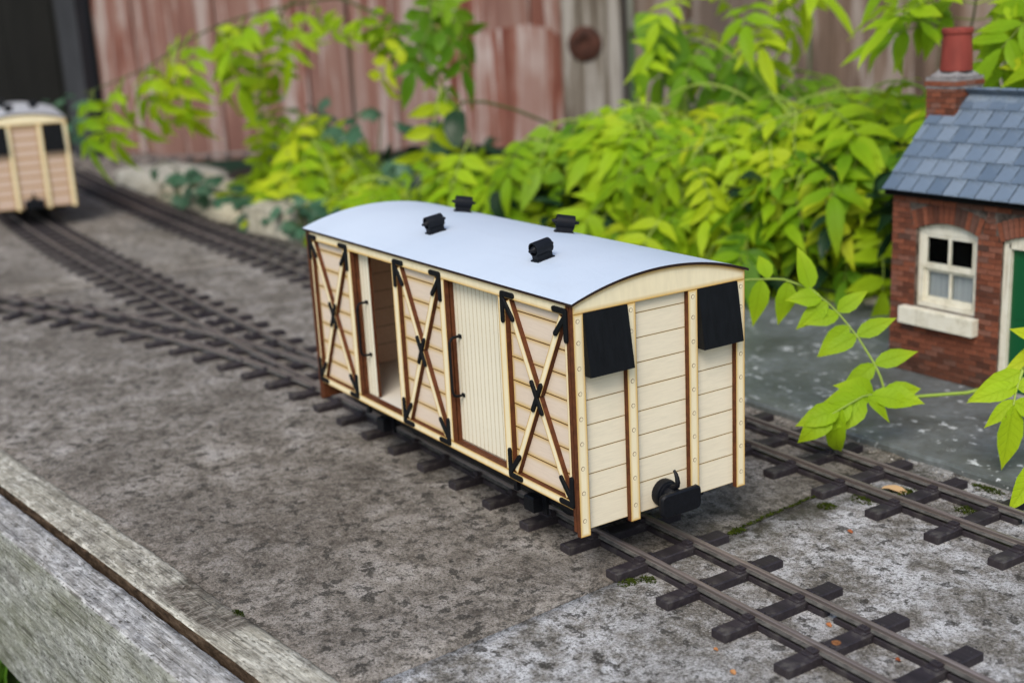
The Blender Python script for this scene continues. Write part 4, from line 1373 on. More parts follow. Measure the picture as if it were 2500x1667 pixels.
obj('flaunching', m2.mesh('flaunching', CEMENT), ch)
m2 = MB(); m2.lathe([(12.3, 0), (12.0, 4), (10.9, 22), (10.7, 27.0), (11.6, 27.6), (11.9, 29.5), (11.6, 31.2), (10.6, 31.8), (8.8, 31.8), (8.6, 12)], 28, Matrix.Translation((fx + 1, fy, chz1 + 4.2)))
obj('chimney_pot', m2.mesh('chimney_pot', TERRA, 40), ch)

# ------------------------------------------------------------------ fence, post, shed
F0 = Vector((-2635, 459, 0)); FD = Vector((0.7405, 0.6721, 0)); FA = math.atan2(FD.y, FD.x)
def board_me(wd_, h, t, name):
    m2 = MB(); m2.box(-wd_ / 2, wd_ / 2, -t / 2, t / 2, 0, h); return m2
def fence(label, t0, t1, mat, wd_, gap, cat='fence'):
    r_ = thing('fence', label, cat, F0 + FD * t0, FA, 'garden fence panels')
    t = 0.0; i = 0
    rr = random.Random(int(t0) + 5)
    while t < t1 - t0:
        w_ = wd_ * rr.uniform(0.92, 1.08)
        obj('board', cached(('fb', mat.name, i % 5), lambda: board_me(wd_ * (0.94 + 0.03 * (i % 5)), 1750, 18, 'b').mesh('board', mat)), r_, loc=(t + w_ / 2, rr.uniform(-4, 4), -20 + rr.uniform(-15, 10)), rot=(0, rr.uniform(-0.006, 0.006), rr.uniform(-0.03, 0.03)))
        t += w_ * 1.0 + gap; i += 1
    for z in (250, 1400):
        obj('fence_rail', MB().box(0, t, 14, 54, z, z + 70).mesh('fence_rail', mat), r_)
    return r_
fence('peeling red painted board fence behind the arching jasmine', 52, 1190, FENCE_RED, 104, 3)
fence('brownish grey board fence behind the bush and the chimney', 1330, 2900, FENCE_GREY, 118, 4)
pp = F0 + FD * 1262 + Vector((FD.y, -FD.x, 0)) * 60
m2 = MB(); m2.cbox(-62, 62, -50, 50, -40, 1900, 6)
po = obj('fence_post', m2.mesh('fence_post', POSTM), loc=pp, rot=(0, 0, FA))
tag(po, 'thick weathered grey post with a rusty round bolt head', 'fence post')
m2 = MB(); m2.lathe([(36, 0), (36, 3), (30, 7), (16, 8), (14, 3), (2, 2)], 24, Matrix.Rotation(PI / 2, 4, 'X'))
g = G('dark_rusty_bolt', 0.8, 0.2); g.col(g.ramp(g.noise(g.coords((60, 60, 60)), 1.0, 4), [(0.3, (0.022, 0.010, 0.007)), (0.7, (0.085, 0.032, 0.020))]))
bo = obj('bolt_head', m2.mesh('bolt_head', g.m, 40), po, loc=(-12, -50, 214))
# short pale-topped plank leaning on the red fence beside the post
q = F0 + FD * 1085 + Vector((FD.y, -FD.x, 0)) * 26
m2 = MB()
P_ = [(-95, -30), (95, -30), (95, 225), (70, 246), (20, 258), (-50, 250), (-95, 232)]
n_ = len(P_)
m2.add([(a, 0, b) for a, b in P_] + [(a, 22, b) for a, b in P_], [tuple(range(n_)), tuple(n_ + i for i in range(n_))[::-1]] + [((i + 1) % n_, i, n_ + i, n_ + (i + 1) % n_) for i in range(n_)])
tag(obj('short_plank', m2.mesh('short_plank', FENCE_RED), loc=q, rot=(R(-3), 0, FA)), 'short wide plank with a rounded top leaning on the red fence', 'plank')
# dark shed at the far end
sd = thing('shed', 'black shed wall in deep shade beyond the far van', 'shed', F0 + Vector((-60, -40, 0)), R(60))
for i in range(-1, 12):
    obj('board', cached('shedb', lambda: board_me(118, 1900, 16, 'b').mesh('board', CREOSOTE)), sd, loc=(-70 - 120 * i, 40 + (i % 2) * 3, -20))
obj('shed_roof', MB().box(-1560, 0, -240, 900, 1860, 1890).mesh('shed_roof', CREOSOTE), sd)
m2 = MB(); m2.cbox(-27, 27, -27, 27, -20, 1800, 4)
tag(obj('shed_post', m2.mesh('shed_post', GREYPOST), loc=F0 + FD * 14 + Vector((FD.y, -FD.x, 0)) * 34, rot=(0, 0, FA)), 'slim grey post at the end of the red fence', 'post')

# ------------------------------------------------------------------ stones along the passing track
def rock(loc, sx, sy, sz, seed, rz, label):
    m2 = MB(); N, Kk = 14, 6
    vs = []
    for j in range(Kk + 1):
        ph = PI / 2 * j / Kk
        for i in range(N):
            th = 2 * PI * i / N
            d = Vector((math.cos(th) * math.cos(ph), math.sin(th) * math.cos(ph), math.sin(ph)))
            k = 1 + 0.28 * noise.noise(d * 1.7 + Vector((seed, 0, 0))) + 0.1 * noise.noise(d * 5 + Vector((seed, 3, 0)))
            e = 0.55
            p = Vector((math.copysign(abs(d.x) ** e, d.x) * sx * k, math.copysign(abs(d.y) ** e, d.y) * sy * k, d.z ** 0.5 * sz * k if d.z > 0 else 0))
            vs.append(p)
    fs = [(j * N + i, j * N + (i + 1) % N, (j + 1) * N + (i + 1) % N, (j + 1) * N + i) for j in range(Kk) for i in range(N)]
    m2.add(vs, fs)
    o = obj('stone', m2.mesh('stone', STONE, 50), loc=loc, rot=(0, 0, rz))
    return tag(o, label, 'stone', 'pale stones edging the passing track')
rock((-1900, 395, -10), 130, 70, 40, 1, 0.2, 'whitish flat stone furthest along the passing track')
rock((-1640, 385, -10), 120, 55, 42, 5, 0.1, 'pale grey stone under bluish ivy leaves')
rock((-1400, 350, -10), 95, 48, 38, 9, -0.1, 'buff stone in the middle of the track edging')
rock((-1190, 345, -12), 85, 46, 52, 13, 0.15, 'yellowish stone showing beside the far end of the van roof')

# ------------------------------------------------------------------ plants
LT = [0, .08, .22, .42, .62, .80, .92, 1.0]
LW = [.06, .52, .92, 1.0, .74, .38, .13, 0.0]
def leaflet(mb, base, d, nrm, L, Wd, curl=0.25, fold=0.25, twist=0.0):
    d = Vector(d).normalized(); nrm = Vector(nrm); nrm = (nrm - d * nrm.dot(d)).normalized(); s = nrm.cross(d)
    if twist:
        q = Matrix.Rotation(twist, 3, d); nrm = q @ nrm; s = q @ s
    vs, bu = [], []
    o0 = len(mb.v); ph = (base[0] * 0.37 + base[1] * 0.21 + L) % 6.28
    for t, w_ in zip(LT, LW):
        # bend round s
        a = curl * t
        p = Vector(base) + d * (L * (math.sin(a) / a * t if abs(a) > 1e-4 else t)) - nrm * (L * ((1 - math.cos(a)) / a * t if abs(a) > 1e-4 else 0))
        nn = nrm * math.cos(a) + d * math.sin(a)
        wv = Wd / 2 * w_
        f1, f2 = fold + 0.22 * math.sin(7 * t + ph), fold + 0.22 * math.sin(6 * t + 2 * ph + 1)
        vs += [p + s * wv + nn * wv * f1, p, p - s * wv + nn * wv * f2]
        for k_ in range(3): mb.t[o0 + len(vs) - 3 + k_] = t
        bu += [0.0, 1.0, 0.0]
    fs = []
    for i in range(len(LT) - 1):
        o = i * 3
        fs += [(o, o + 1, o + 4, o + 3), (o + 1, o + 2, o + 5, o + 4)]
    mb.add(vs, fs, 0, bu)

def compound(seed, pairs=3, L=38, Wd=15, R0=70, droop=0.6, term=1.35):
    """pinnate jasmine leaf: rachis along +x, upper side +z"""
    rr = random.Random(seed); mb = MB()
    def rp(t):
        a = droop * t
        return Vector((R0 * (math.sin(a) / a * t if a > 1e-4 else t), 0, -R0 * ((1 - math.cos(a)) / a * t if a > 1e-4 else 0))), Vector((math.cos(a), 0, -math.sin(a)))
    mb.tube([rp(t)[0] for t in (0, .25, .5, .75, 1)], [0.9, 0.8, 0.7, 0.6, 0.5], 5, 1, False)
    for k in range(pairs):
        t = 0.28 + 0.6 * k / max(1, pairs - 1)
        p, d = rp(t)
        nz = Vector((0, 0, 1)); nz = (nz - d * nz.dot(d)).normalized()
        for s in (-1, 1):
            dd = d * rr.uniform(0.35, 0.75) + Vector((0, s, 0)) + nz * rr.uniform(-0.25, 0.12)
            leaflet(mb, p, dd, nz + Vector((0, rr.uniform(-0.3, 0.3), 0)), L * rr.uniform(0.8, 1.05) * (0.85 + 0.12 * k), Wd * rr.uniform(0.85, 1.1), rr.uniform(0.1, 0.9), rr.uniform(0.1, 0.4), rr.uniform(-0.3, 0.3))
    p, d = rp(1.0)
    nz = Vector((0, 0, 1)); nz = (nz - d * nz.dot(d)).normalized()
    leaflet(mb, p, d + nz * rr.uniform(-0.2, 0.2), nz, L * term, Wd * 1.15, rr.uniform(0.2, 1.0), 0.25, rr.uniform(-0.3, 0.3))
    return mb
LEAF = [compound(100 + i, 3 if i % 3 else 4, 44, 15, 88, 0.4 + 0.14 * i, 1.45).mesh('leaf', [LIME, STEMG], True) for i in range(9)]
LEAFG = [compound(200 + i, 3, 46, 18, 72, 0.5 + 0.15 * i).mesh('leaf', [GREENL, STEMG], True) for i in range(6)]

def leaf_matrix(p, d, n_, s=1.0):
    d = Vector(d).normalized(); n_ = Vector(n_)
    z = (n_ - d * n_.dot(d))
    if z.length < 1e-3: z = d.orthogonal()
    z.normalize(); y = z.cross(d)
    M_ = Matrix((d, y, z)).transposed().to_4x4()
    return Matrix.Translation(Vector(p) * U) @ M_ @ Matrix.Scale(s, 4)

def bez(p0, p1, p2, p3, t):
    a = 1 - t
    return p0 * a ** 3 + p1 * 3 * a * a * t + p2 * 3 * a * t * t + p3 * t ** 3

def bush(label, base, spread, nst, tips, seed, leaves, nmax, cat='shrub', name='jasmine_bush', group='golden jasmine bushes', per=(5, 8), lsc=(0.8, 1.15), outward=None, stemmat=None):
    """arching stems from base to points scattered in the boxes 'tips' = [(centre, half size, weight)], carrying opposite compound leaves"""
    rr = random.Random(seed)
    root = thing(name, label, cat, base, 0, group)
    B = Vector(base); cnt = 0
    tot = sum(t[2] for t in tips)
    for si in range(nst):
        if cnt >= nmax: break
        u = rr.uniform(0, tot)
        for tp in tips:
            u -= tp[2]
            if u <= 0: break
        c, h = Vector(tp[0]), tp[1]
        tip = c + Vector((rr.uniform(-1, 1) * h[0], rr.uniform(-1, 1) * h[1], rr.uniform(-1, 1) * h[2]))
        b0 = B + Vector((rr.uniform(-1, 1) * spread[0], rr.uniform(-1, 1) * spread[1], 0))
        hgt = (tip - b0).length
        p1 = b0 + Vector((rr.uniform(-20, 20), rr.uniform(-20, 20), hgt * 0.55 + 20))
        p2 = tip + Vector(((b0.x - tip.x) * 0.35, (b0.y - tip.y) * 0.35, hgt * 0.25 + rr.uniform(0, 40)))
        pts = [bez(b0, p1, p2, tip, k / 14) for k in range(15)]
        st = MB(); st.tube([p - B for p in pts], [2.4 - 0.11 * k for k in range(15)], 5)
        obj('stem', st.mesh('stem', stemmat or STEMG, True), root)
        npair = rr.randint(*per)
        for k in range(npair):
            t = 0.45 + 0.55 * (k + rr.uniform(-0.2, 0.2)) / max(1, npair - 1)
            t = min(max(t, 0.3), 1)
            p = bez(b0, p1, p2, tip, t)
            tg = (bez(b0, p1, p2, tip, min(1, t + 0.03)) - bez(b0, p1, p2, tip, t - 0.03)).normalized()
            side = tg.cross(Vector((0, 0, 1)))
            if side.length < 0.1: side = Vector((1, 0, 0))
            side.normalize()
            for s in (-1, 1):
                if cnt >= nmax: break
                d = side * s + tg * rr.uniform(0.2, 0.9) + Vector((rr.uniform(-.35, .35), rr.uniform(-.35, .35), rr.uniform(-1.1, 0.1)))
                if outward is not None: d = d + Vector(outward) * rr.uniform(0.0, 0.9)
                n_ = Vector((rr.uniform(-.5, .5), rr.uniform(-.5, .5), 1)) + (Vector(outward) * rr.uniform(0, 0.9) if outward is not None else Vector((0, 0, 0)))
                obj('leaf', leaves[rr.randrange(len(leaves))], root, mat=leaf_matrix(p - B, d, n_, rr.uniform(*lsc))); cnt += 1
    return root
OUT = (0.62, -0.72, 0.1)
# the golden mass behind the vans
bush('big golden jasmine mound directly behind the middle of the wooden van', (-640, 640, 0), (170, 90), 60,
     [((-640, 540, 110), (150, 70, 50), 3), ((-600, 470, 50), (150, 50, 35), 1.6), ((-560, 590, 150), (110, 60, 30), 1.6)], 31, LEAF * 3 + LEAFG[:3], 245, outward=OUT, lsc=(0.55, 1.05))
bush('golden jasmine drooping over the far corner of the slate slab', (-520, 640, 0), (150, 70), 60,
     [((-560, 520, 90), (150, 60, 50), 3), ((-470, 530, 40), (120, 40, 30), 0.8), ((-450, 600, 140), (110, 60, 30), 1.6)], 33, LEAF * 3 + LEAFG[2:5], 235, outward=OUT, lsc=(0.55, 1.0))
bush('golden jasmine arching between the van roof and the cottage gable', (-330, 680, 0), (130, 70), 60,
     [((-390, 580, 100), (110, 60, 50), 3), ((-380, 540, 45), (100, 50, 30), 0.9), ((-330, 650, 155), (110, 50, 30), 2)], 37, LEAF * 3 + LEAFG[:3], 235, outward=OUT, lsc=(0.55, 1.05))
bush('lower golden jasmine behind the far half of the van roof', (-960, 520, 0), (140, 60), 50,
     [((-860, 450, 50), (120, 50, 30), 3), ((-1000, 440, 35), (110, 50, 25), 2), ((-820, 520, 85), (90, 50, 35), 2)], 41, LEAF * 3 + LEAFG[1:4], 230, outward=OUT, lsc=(0.55, 1.05))
bush('small golden jasmine clump near the pale stones', (-1420, 470, 0), (130, 50), 26,
     [((-1480, 400, 45), (110, 45, 30), 2), ((-1250, 410, 35), (90, 40, 20), 2), ((-1150, 430, 40), (80, 40, 30), 1.5)], 43, LEAF, 130, outward=OUT, lsc=(0.7, 1.1))
bush('darker green jasmine filling the shade behind the golden mound', (-620, 780, 0), (330, 60), 70,
     [((-560, 650, 80), (330, 60, 60), 3), ((-420, 620, 40), (260, 60, 40), 2), ((-800, 560, 30), (150, 50, 30), 1)], 47, LEAFG, 300, outward=OUT, lsc=(0.7, 1.0), name='jasmine_bush')

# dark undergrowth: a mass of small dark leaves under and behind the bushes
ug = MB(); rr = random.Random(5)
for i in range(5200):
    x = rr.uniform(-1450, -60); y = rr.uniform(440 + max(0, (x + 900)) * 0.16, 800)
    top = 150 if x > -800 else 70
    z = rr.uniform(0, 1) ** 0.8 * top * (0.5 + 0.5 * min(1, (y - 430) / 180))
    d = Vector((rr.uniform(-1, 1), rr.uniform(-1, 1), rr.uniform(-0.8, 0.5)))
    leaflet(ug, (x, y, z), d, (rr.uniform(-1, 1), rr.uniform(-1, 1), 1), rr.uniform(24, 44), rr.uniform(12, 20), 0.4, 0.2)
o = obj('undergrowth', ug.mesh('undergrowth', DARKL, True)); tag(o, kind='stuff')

# arching sprays: a stem polyline carrying hanging leaves
def spray(name, label, cat, group, pts, leaves, n_, seed, lsc=(0.9, 1.2), hang=0.7, rad=2.0, stemmat=STEMB, both=True, start=0.15):
    rr = random.Random(seed)
    pts = [Vector(p) for p in pts]
    root = thing(name, label, cat, pts[0], 0, group)
    # Catmull-Rom
    def cr(t):
        k = min(int(t * (len(pts) - 1)), len(pts) - 2); f = t * (len(pts) - 1) - k
        p0, p1, p2, p3 = pts[max(k - 1, 0)], pts[k], pts[k + 1], pts[min(k + 2, len(pts) - 1)]
        return 0.5 * ((2 * p1) + (p2 - p0) * f + (2 * p0 - 5 * p1 + 4 * p2 - p3) * f * f + (3 * p1 - p0 - 3 * p2 + p3) * f ** 3)
    path = [cr(i / 30) for i in range(31)]
    st = MB(); st.tube([p - pts[0] for p in path], [rad * (1 - 0.6 * i / 30) for i in range(31)], 6)
    obj('stem', st.mesh('stem', stemmat, True), root)
    for k in range(n_):
        t = start + (1 - start) * (k + 0.5) / n_
        p = cr(min(t, 0.999)); tg = (cr(min(t + .02, .999)) - cr(t - .02)).normalized()
        side = tg.cross(Vector((0, 0, 1)));  side = side.normalized() if side.length > 0.1 else Vector((1, 0, 0))
        for s in ((-1, 1) if both else ((-1) ** k,)):
            d = side * s * rr.uniform(0.3, 1.0) + tg * rr.uniform(0.1, 0.8) + Vector((rr.uniform(-.3, .3), rr.uniform(-.3, .3), -hang * rr.uniform(0.2, 1.5)))
            obj('leaf', leaves[rr.randrange(len(leaves))], root, mat=leaf_matrix(p - pts[0], d, (rr.uniform(-.5, .5) + 0.4, rr.uniform(-.5, .5) - 0.5, 0.9), rr.uniform(*lsc)))
    return root
SG = 'arching jasmine sprays before the fence'
spray('jasmine_spray', 'long yellow green spray arching down towards the far van', 'jasmine spray', SG, [(-1190, 560, 326), (-1240, 440, 318), (-1324, 360, 300), (-1319, 283, 276), (-1310, 200, 236), (-1335, 120, 208)], LEAF, 9, 3, (0.85, 1.2), 0.7)
spray('jasmine_spray', 'green leafy spray with a bare dark branch before the red fence', 'jasmine spray', SG, [(-1235, 420, 330), (-1160, 445, 318), (-1060, 487, 275), (-985, 480, 228), (-905, 478, 165), (-880, 480, 110)], LEAF, 4, 8, (0.9, 1.25), 0.9)
spray('jasmine_spray', 'hanging green spray in front of the red boards above the stones', 'jasmine spray', SG, [(-1300, 470, 340), (-1320, 430, 310), (-1345, 395, 250), (-1340, 385, 190), (-1345, 380, 140)], LEAF, 3, 13, (0.8, 1.1), 1.2)
spray('jasmine_spray', 'short green spray hanging at the top edge in the middle of the red fence', 'jasmine spray', SG, [(-1150, 620, 350), (-1090, 560, 325), (-1040, 520, 300), (-1000, 500, 268)], LEAFG, 3, 17, (0.8, 1.1), 0.9)
spray('jasmine_spray', 'leafy spray rising against the grey post', 'jasmine spray', SG, [(-700, 640, 90), (-720, 660, 190), (-715, 670, 250), (-690, 680, 300)], LEAF, 3, 19, (0.7, 0.95), 0.3, start=0.5)
spray('jasmine_spray', 'bright spray reaching up between the fence post and the chimney', 'jasmine spray', SG, [(-560, 720, 100), (-580, 700, 210), (-590, 690, 270), (-560, 700, 330)], LEAF, 4, 23, (0.75, 1.0), 0.2, start=0.5)
spray('jasmine_spray', 'tall spray climbing past the chimney pot on its left', 'jasmine spray', SG, [(-330, 690, 90), (-320, 690, 200), (-290, 680, 260), (-270, 660, 320)], LEAF, 7, 27, (0.9, 1.3), 0.1, start=0.5)
spray('jasmine_spray', 'spray hanging above the cottage roof on the right of the chimney pot', 'jasmine spray', SG, [(-30, 720, 100), (-60, 650, 240), (-110, 600, 290), (-160, 580, 290)], LEAF, 7, 29, (0.8, 1.1), 0.4, start=0.4)

# big single leaves: pale and dark evergreen
def simple_leaf(L, Wd, curl, mat, name='leaf', shape=None):
    m2 = MB()
    global LW
    keep = LW
    if shape: LW = shape
    leaflet(m2, (0, 0, 0), (1, 0, 0), (0, 0, 1), L, Wd, curl, 0.18)
    LW = keep
    return m2.mesh(name, [mat], True)
OV = [.10, .55, .88, 1.0, .92, .66, .36, 0.0]
BIGL = simple_leaf(100, 52, 0.4, GREENL, shape=OV)
DARKLEAF = simple_leaf(62, 34, 0.5, DARKL, shape=OV)
ev = thing('evergreen_shrub', 'few big dark glossy leaves poking out of the golden foliage', 'shrub', (-820, 700, 0))
Bv = Vector((-820, 700, 0))
for (p, d, s) in (((-915, 478, 172), (0.5, -0.4, -0.6), 0.9), ((-925, 430, 95), (0.2, -0.3, -0.8), 1.0), ((-830, 470, 78), (0.6, -0.2, -0.4), 1.2),
                  ((-760, 430, 85), (0.4, 0.3, -0.7), 0.9), ((-500, 560, 80), (0.6, 0, -0.5), 1.0), ((-300, 640, 150), (0.6, 0.2, -0.5), 1.2)):
    obj('leaf', DARKLEAF, ev, mat=leaf_matrix(Vector(p) - Bv, d, (0.6, -0.6, 0.5), s))
for tp in ((-915, 478, 172), (-830, 470, 78), (-500, 560, 80)):
    t_ = Vector(tp); st = MB(); st.tube([bez(Bv, Bv + Vector((0, 0, 120)), t_ + Vector((0, 0, 40)), t_, k / 8) - Bv for k in range(9)], 2, 5)
    obj('stem', st.mesh('stem', STEMB, True), ev)
bl = thing('broad_leaf_plant', 'pale broad oval leaves standing up before the fence post', 'plant', (-690, 660, 0))
Bv = Vector((-690, 660, 0))
for (p, d, s) in (((-672, 655, 215), (-0.55, -0.35, 0.75), 0.95), ((-700, 600, 190), (0.5, -0.3, 0.2), 0.55)):
    obj('leaf', BIGL, bl, mat=leaf_matrix(Vector(p) - Bv, d, (0.7, -0.7, 0.35), s))
    t_ = Vector(p); st = MB(); st.tube([bez(Bv, Bv + Vector((0, 0, 90)), t_ - Vector((0, 0, 50)), t_, k / 8) - Bv for k in range(9)], 2, 5)
    obj('stem', st.mesh('stem', STEMG, True), bl)

# ivy over the stones and against the fence foot
def ivy_me(s):
    m2 = MB()
    out = [(0, 0), (10, -14), (22, -20), (26, -12), (42, -14), (40, -6), (58, 0), (40, 6), (42, 14), (26, 12), (22, 20), (10, 14)]
    vs = [(20, 0, 3)] + [(a, b, -abs(b) * 0.25 - a * a * 0.004) for a, b in out]
    n_ = len(out)
    m2.add(vs, [(0, 1 + i, 1 + (i + 1) % n_) for i in range(n_)], 0, [1.0] + [0.0] * n_)
    return m2.mesh('leaf', [IVY], True)
IVYM = ivy_me(1)
def ivy(label, boxes, seed, base):
    rr = random.Random(seed); root = thing('ivy_plant', label, 'ivy', base, 0, 'ivy at the foot of the fence'); B = Vector(base)
    for (c, h, n_) in boxes:
        c = Vector(c); prev = B
        for k in range(n_):
            p = c + Vector((rr.uniform(-1, 1) * h[0], rr.uniform(-1, 1) * h[1], rr.uniform(-1, 1) * h[2]))
            obj('leaf', IVYM, root, mat=leaf_matrix(p - B, (rr.uniform(-.6, 1), rr.uniform(-1, .6), rr.uniform(-.6, .3)), (0.5 + rr.uniform(-.4, .4), -0.5 + rr.uniform(-.4, .4), 0.8), rr.uniform(0.45, 0.8)))
            if k % 4 == 0:
                st = MB(); st.tube([prev - B, (prev + p) / 2 - B + Vector((0, 0, 12)), p - B], 1.3, 5); obj('stem', st.mesh('stem', STEMB, True), root); prev = p
ivy('bluish green ivy creeping over the pale stones', [((-1620, 330, 35), (140, 40, 20), 14), ((-1330, 320, 40), (110, 35, 25), 17), ((-1180, 320, 30), (90, 30, 22), 15), ((-1090, 345, 45), (70, 40, 25), 14)], 3, (-1500, 400, 0))
ivy('bluish ivy growing up behind the small golden clump', [((-1500, 520, 120), (120, 50, 60), 26), ((-1250, 520, 100), (130, 50, 50), 24), ((-1080, 500, 100), (100, 50, 50), 16)], 9, (-1350, 560, 0))
ivy('ivy hanging in the dark gap between shed and red fence', [((-2440, 380, 110), (50, 50, 45), 14)], 15, (-2460, 440, 0))

# ------------------------------------------------------------------ sprigs in front of the cottage
def sprig_leaf(parent, B, path, leaflets, term, name='leaf', mat=LIME):
    """one hand-placed compound leaf: rachis path, leaflets = [(t, direction, normal, L, W, curl)]"""
    m2 = MB(); path = [Vector(p) for p in path]
    def at(t):
        k = min(int(t * (len(path) - 1)), len(path) - 2); f = t * (len(path) - 1) - k
        return path[k].lerp(path[k + 1], f)
    m2.tube([at(i / 10) - B for i in range(11)], [1.0 - 0.05 * i for i in range(11)], 6, 1)
    for (t, d, n_, L, Wd, cu) in leaflets + [(1.0, *term)]:
        leaflet(m2, at(t) - B, d, n_, L, Wd, cu, 0.22)
    return obj(name, m2.mesh(name, [mat, STEMG], True), parent)
# camera-facing directions in the garden: X+ ~ right/down-track, used only to aim the leaflets as they grew
rx, ux, fx_ = Vector((0.536, 0.844, 0)), Vector((0, 0, 1)), Vector((-0.844, 0.536, 0))
def D3(r_, u_, f_=0.0): return rx * r_ + ux * u_ + fx_ * f_
NF = D3(0.1, 0.6, -0.8)
sp = thing('jasmine_sprig', 'bright jasmine sprig trailing over the slate slab in front of the cottage wall', 'jasmine sprig', (22, 395, 42), 0, 'jasmine sprigs near the cottage')
B = Vector((22, 395, 42))
st = MB(); stp = [(262, 440, 4), (235, 425, 40), (170, 404, 66), (90, 396, 56), (22, 393, 42), (0, 372, 38), (-20, 335, 31), (-33, 305, 32), (-40, 280, 34)]
st.tube([Vector(p) - B for p in stp], [1.9, 1.8, 1.7, 1.6, 1.5, 1.4, 1.3, 1.2, 1.1], 7); obj('stem', st.mesh('stem', STEMG, True), sp)
tipj = (-40, 280, 34)
sprig_leaf(sp, B, [tipj, (-47, 279, 52), (-62, 276, 72), (-80, 272, 90), (-92, 262, 103)],
           [(.30, D3(.9, .30, -.1), NF, 30, 12, .3), (.30, D3(-.75, -.55, -.2), NF, 32, 13, .4), (.52, D3(.85, .42, -.1), NF, 29, 12, .3), (.52, D3(-.9, -.35, -.2), NF, 29, 12, .5),
            (.82, D3(-.7, -.45, -.2), NF, 28, 13, .5), (.6, D3(-.8, -.6, -.3), NF, 30, 13, .4), (.72, D3(.8, .5, .1), NF, 26, 11.5, .2), (.70, D3(-.9, -.1, -.2), NF, 26, 12, .5), (.88, D3(-.85, .1, -.1), NF, 25, 13, .5)], (D3(-.2, 1, .2), NF, 30, 15, .4))
sprig_leaf(sp, B, [(-92, 262, 103), (-112, 255, 108), (-135, 240, 106), (-160, 222, 98)],
           [(.25, D3(-.25, -1, -.2), NF, 32, 14, .4), (.5, D3(-.2, -1, -.2), NF, 34, 14, .3), (.8, D3(-.1, -1, -.2), NF, 30, 13, .3), (.45, D3(-.1, .8, .6), NF, 22, 11, .5)], (D3(-.8, -.45, -.1), NF, 30, 9, .3))
sprig_leaf(sp, B, [tipj, (-36, 262, 42), (-33, 248, 44), (-32, 234, 42), (-34, 222, 38)],
           [(.08, D3(.75, .35, -.3), NF, 26, 15, .8), (.15, D3(.6, .15, -.6), NF, 30, 17, .7), (.25, D3(-.6, .35, -.3), NF, 30, 16, .7), (.4, D3(.6, -.6, -.3), NF, 24, 8, .5),
            (.30, D3(.8, -.05, -.4), NF, 28, 14, .8), (.35, D3(-.7, .1, -.3), NF, 32, 17, .6), (.5, D3(-.5, -.45, -.5), NF, 30, 16, .8), (.55, D3(-.85, -.3, -.2), NF, 36, 17, .6), (.7, D3(-.8, -.5, -.3), NF, 34, 15, .9), (.85, D3(-.35, -.75, -.3), D3(-.5, .3, -.8), 44, 13, 1.9), (.9, D3(-.9, -.1, -.3), NF, 30, 15, .7)], (D3(-.85, -.45, -.4), NF, 30, 15, 1.0))
sp2 = thing('jasmine_sprig', 'jasmine sprig with long hanging leaflets beside the green door', 'jasmine sprig', (52, 318, 82), 0, 'jasmine sprigs near the cottage')
B = Vector((52, 318, 82))
st = MB(); st.tube([Vector(p) - B for p in [(256, 436, 4), (240, 420, 50), (170, 380, 88), (95, 340, 93), (52, 318, 82), (47, 311, 75), (42, 305, 67)]], 1.2, 7); obj('stem', st.mesh('stem', STEMG, True), sp2)
sprig_leaf(sp2, B, [(42, 305, 67), (43, 300, 60), (44, 296, 54), (48, 289, 49)],
           [(.05, D3(-.92, -.40, -.1), NF, 37, 13, .3), (.45, D3(-1, -.16, -.2), NF, 33, 12, .35), (.85, D3(-.78, -.62, -.2), NF, 25, 9.5, .3), (.5, D3(.9, .2, -.2), NF, 28, 13, .4), (.9, D3(.85, -.45, -.2), NF, 28, 14, .4)], (D3(-.12, -1, -.12), NF, 42, 16.5, .25))
sprig_leaf(sp2, B, [(52, 318, 82), (50, 322, 80), (46, 326, 78)], [(.3, D3(-.5, .75, .1), NF, 26, 12, .4), (.6, D3(-.75, .45, -.1), NF, 30, 13, .4)], (D3(-.95, -.35, -.2), NF, 34, 13, .4))
sp3 = thing('jasmine_sprig', 'low jasmine leaflets hanging past the edge of the slate slab', 'jasmine sprig', (100, 268, 40), 0, 'jasmine sprigs near the cottage')
B = Vector((100, 268, 40))
st = MB(); st.tube([Vector(p) - B for p in [(250, 430, 4), (232, 395, 40), (180, 330, 62), (130, 288, 54), (100, 268, 40)]], 1.2, 7); obj('stem', st.mesh('stem', STEMG, True), sp3)
sprig_leaf(sp3, B, [(100, 268, 40), (94, 263, 35), (89, 258, 31)], [(.3, D3(-.9, .25, -.3), D3(0, .9, -.4), 18, 8, .9), (.55, D3(-.9, -.1, -.3), NF, 16, 8, .5), (.6, D3(.7, -.4, -.3), NF, 28, 13, .4)], (D3(-.62, -.78, -.3), NF, 33, 15, .35))

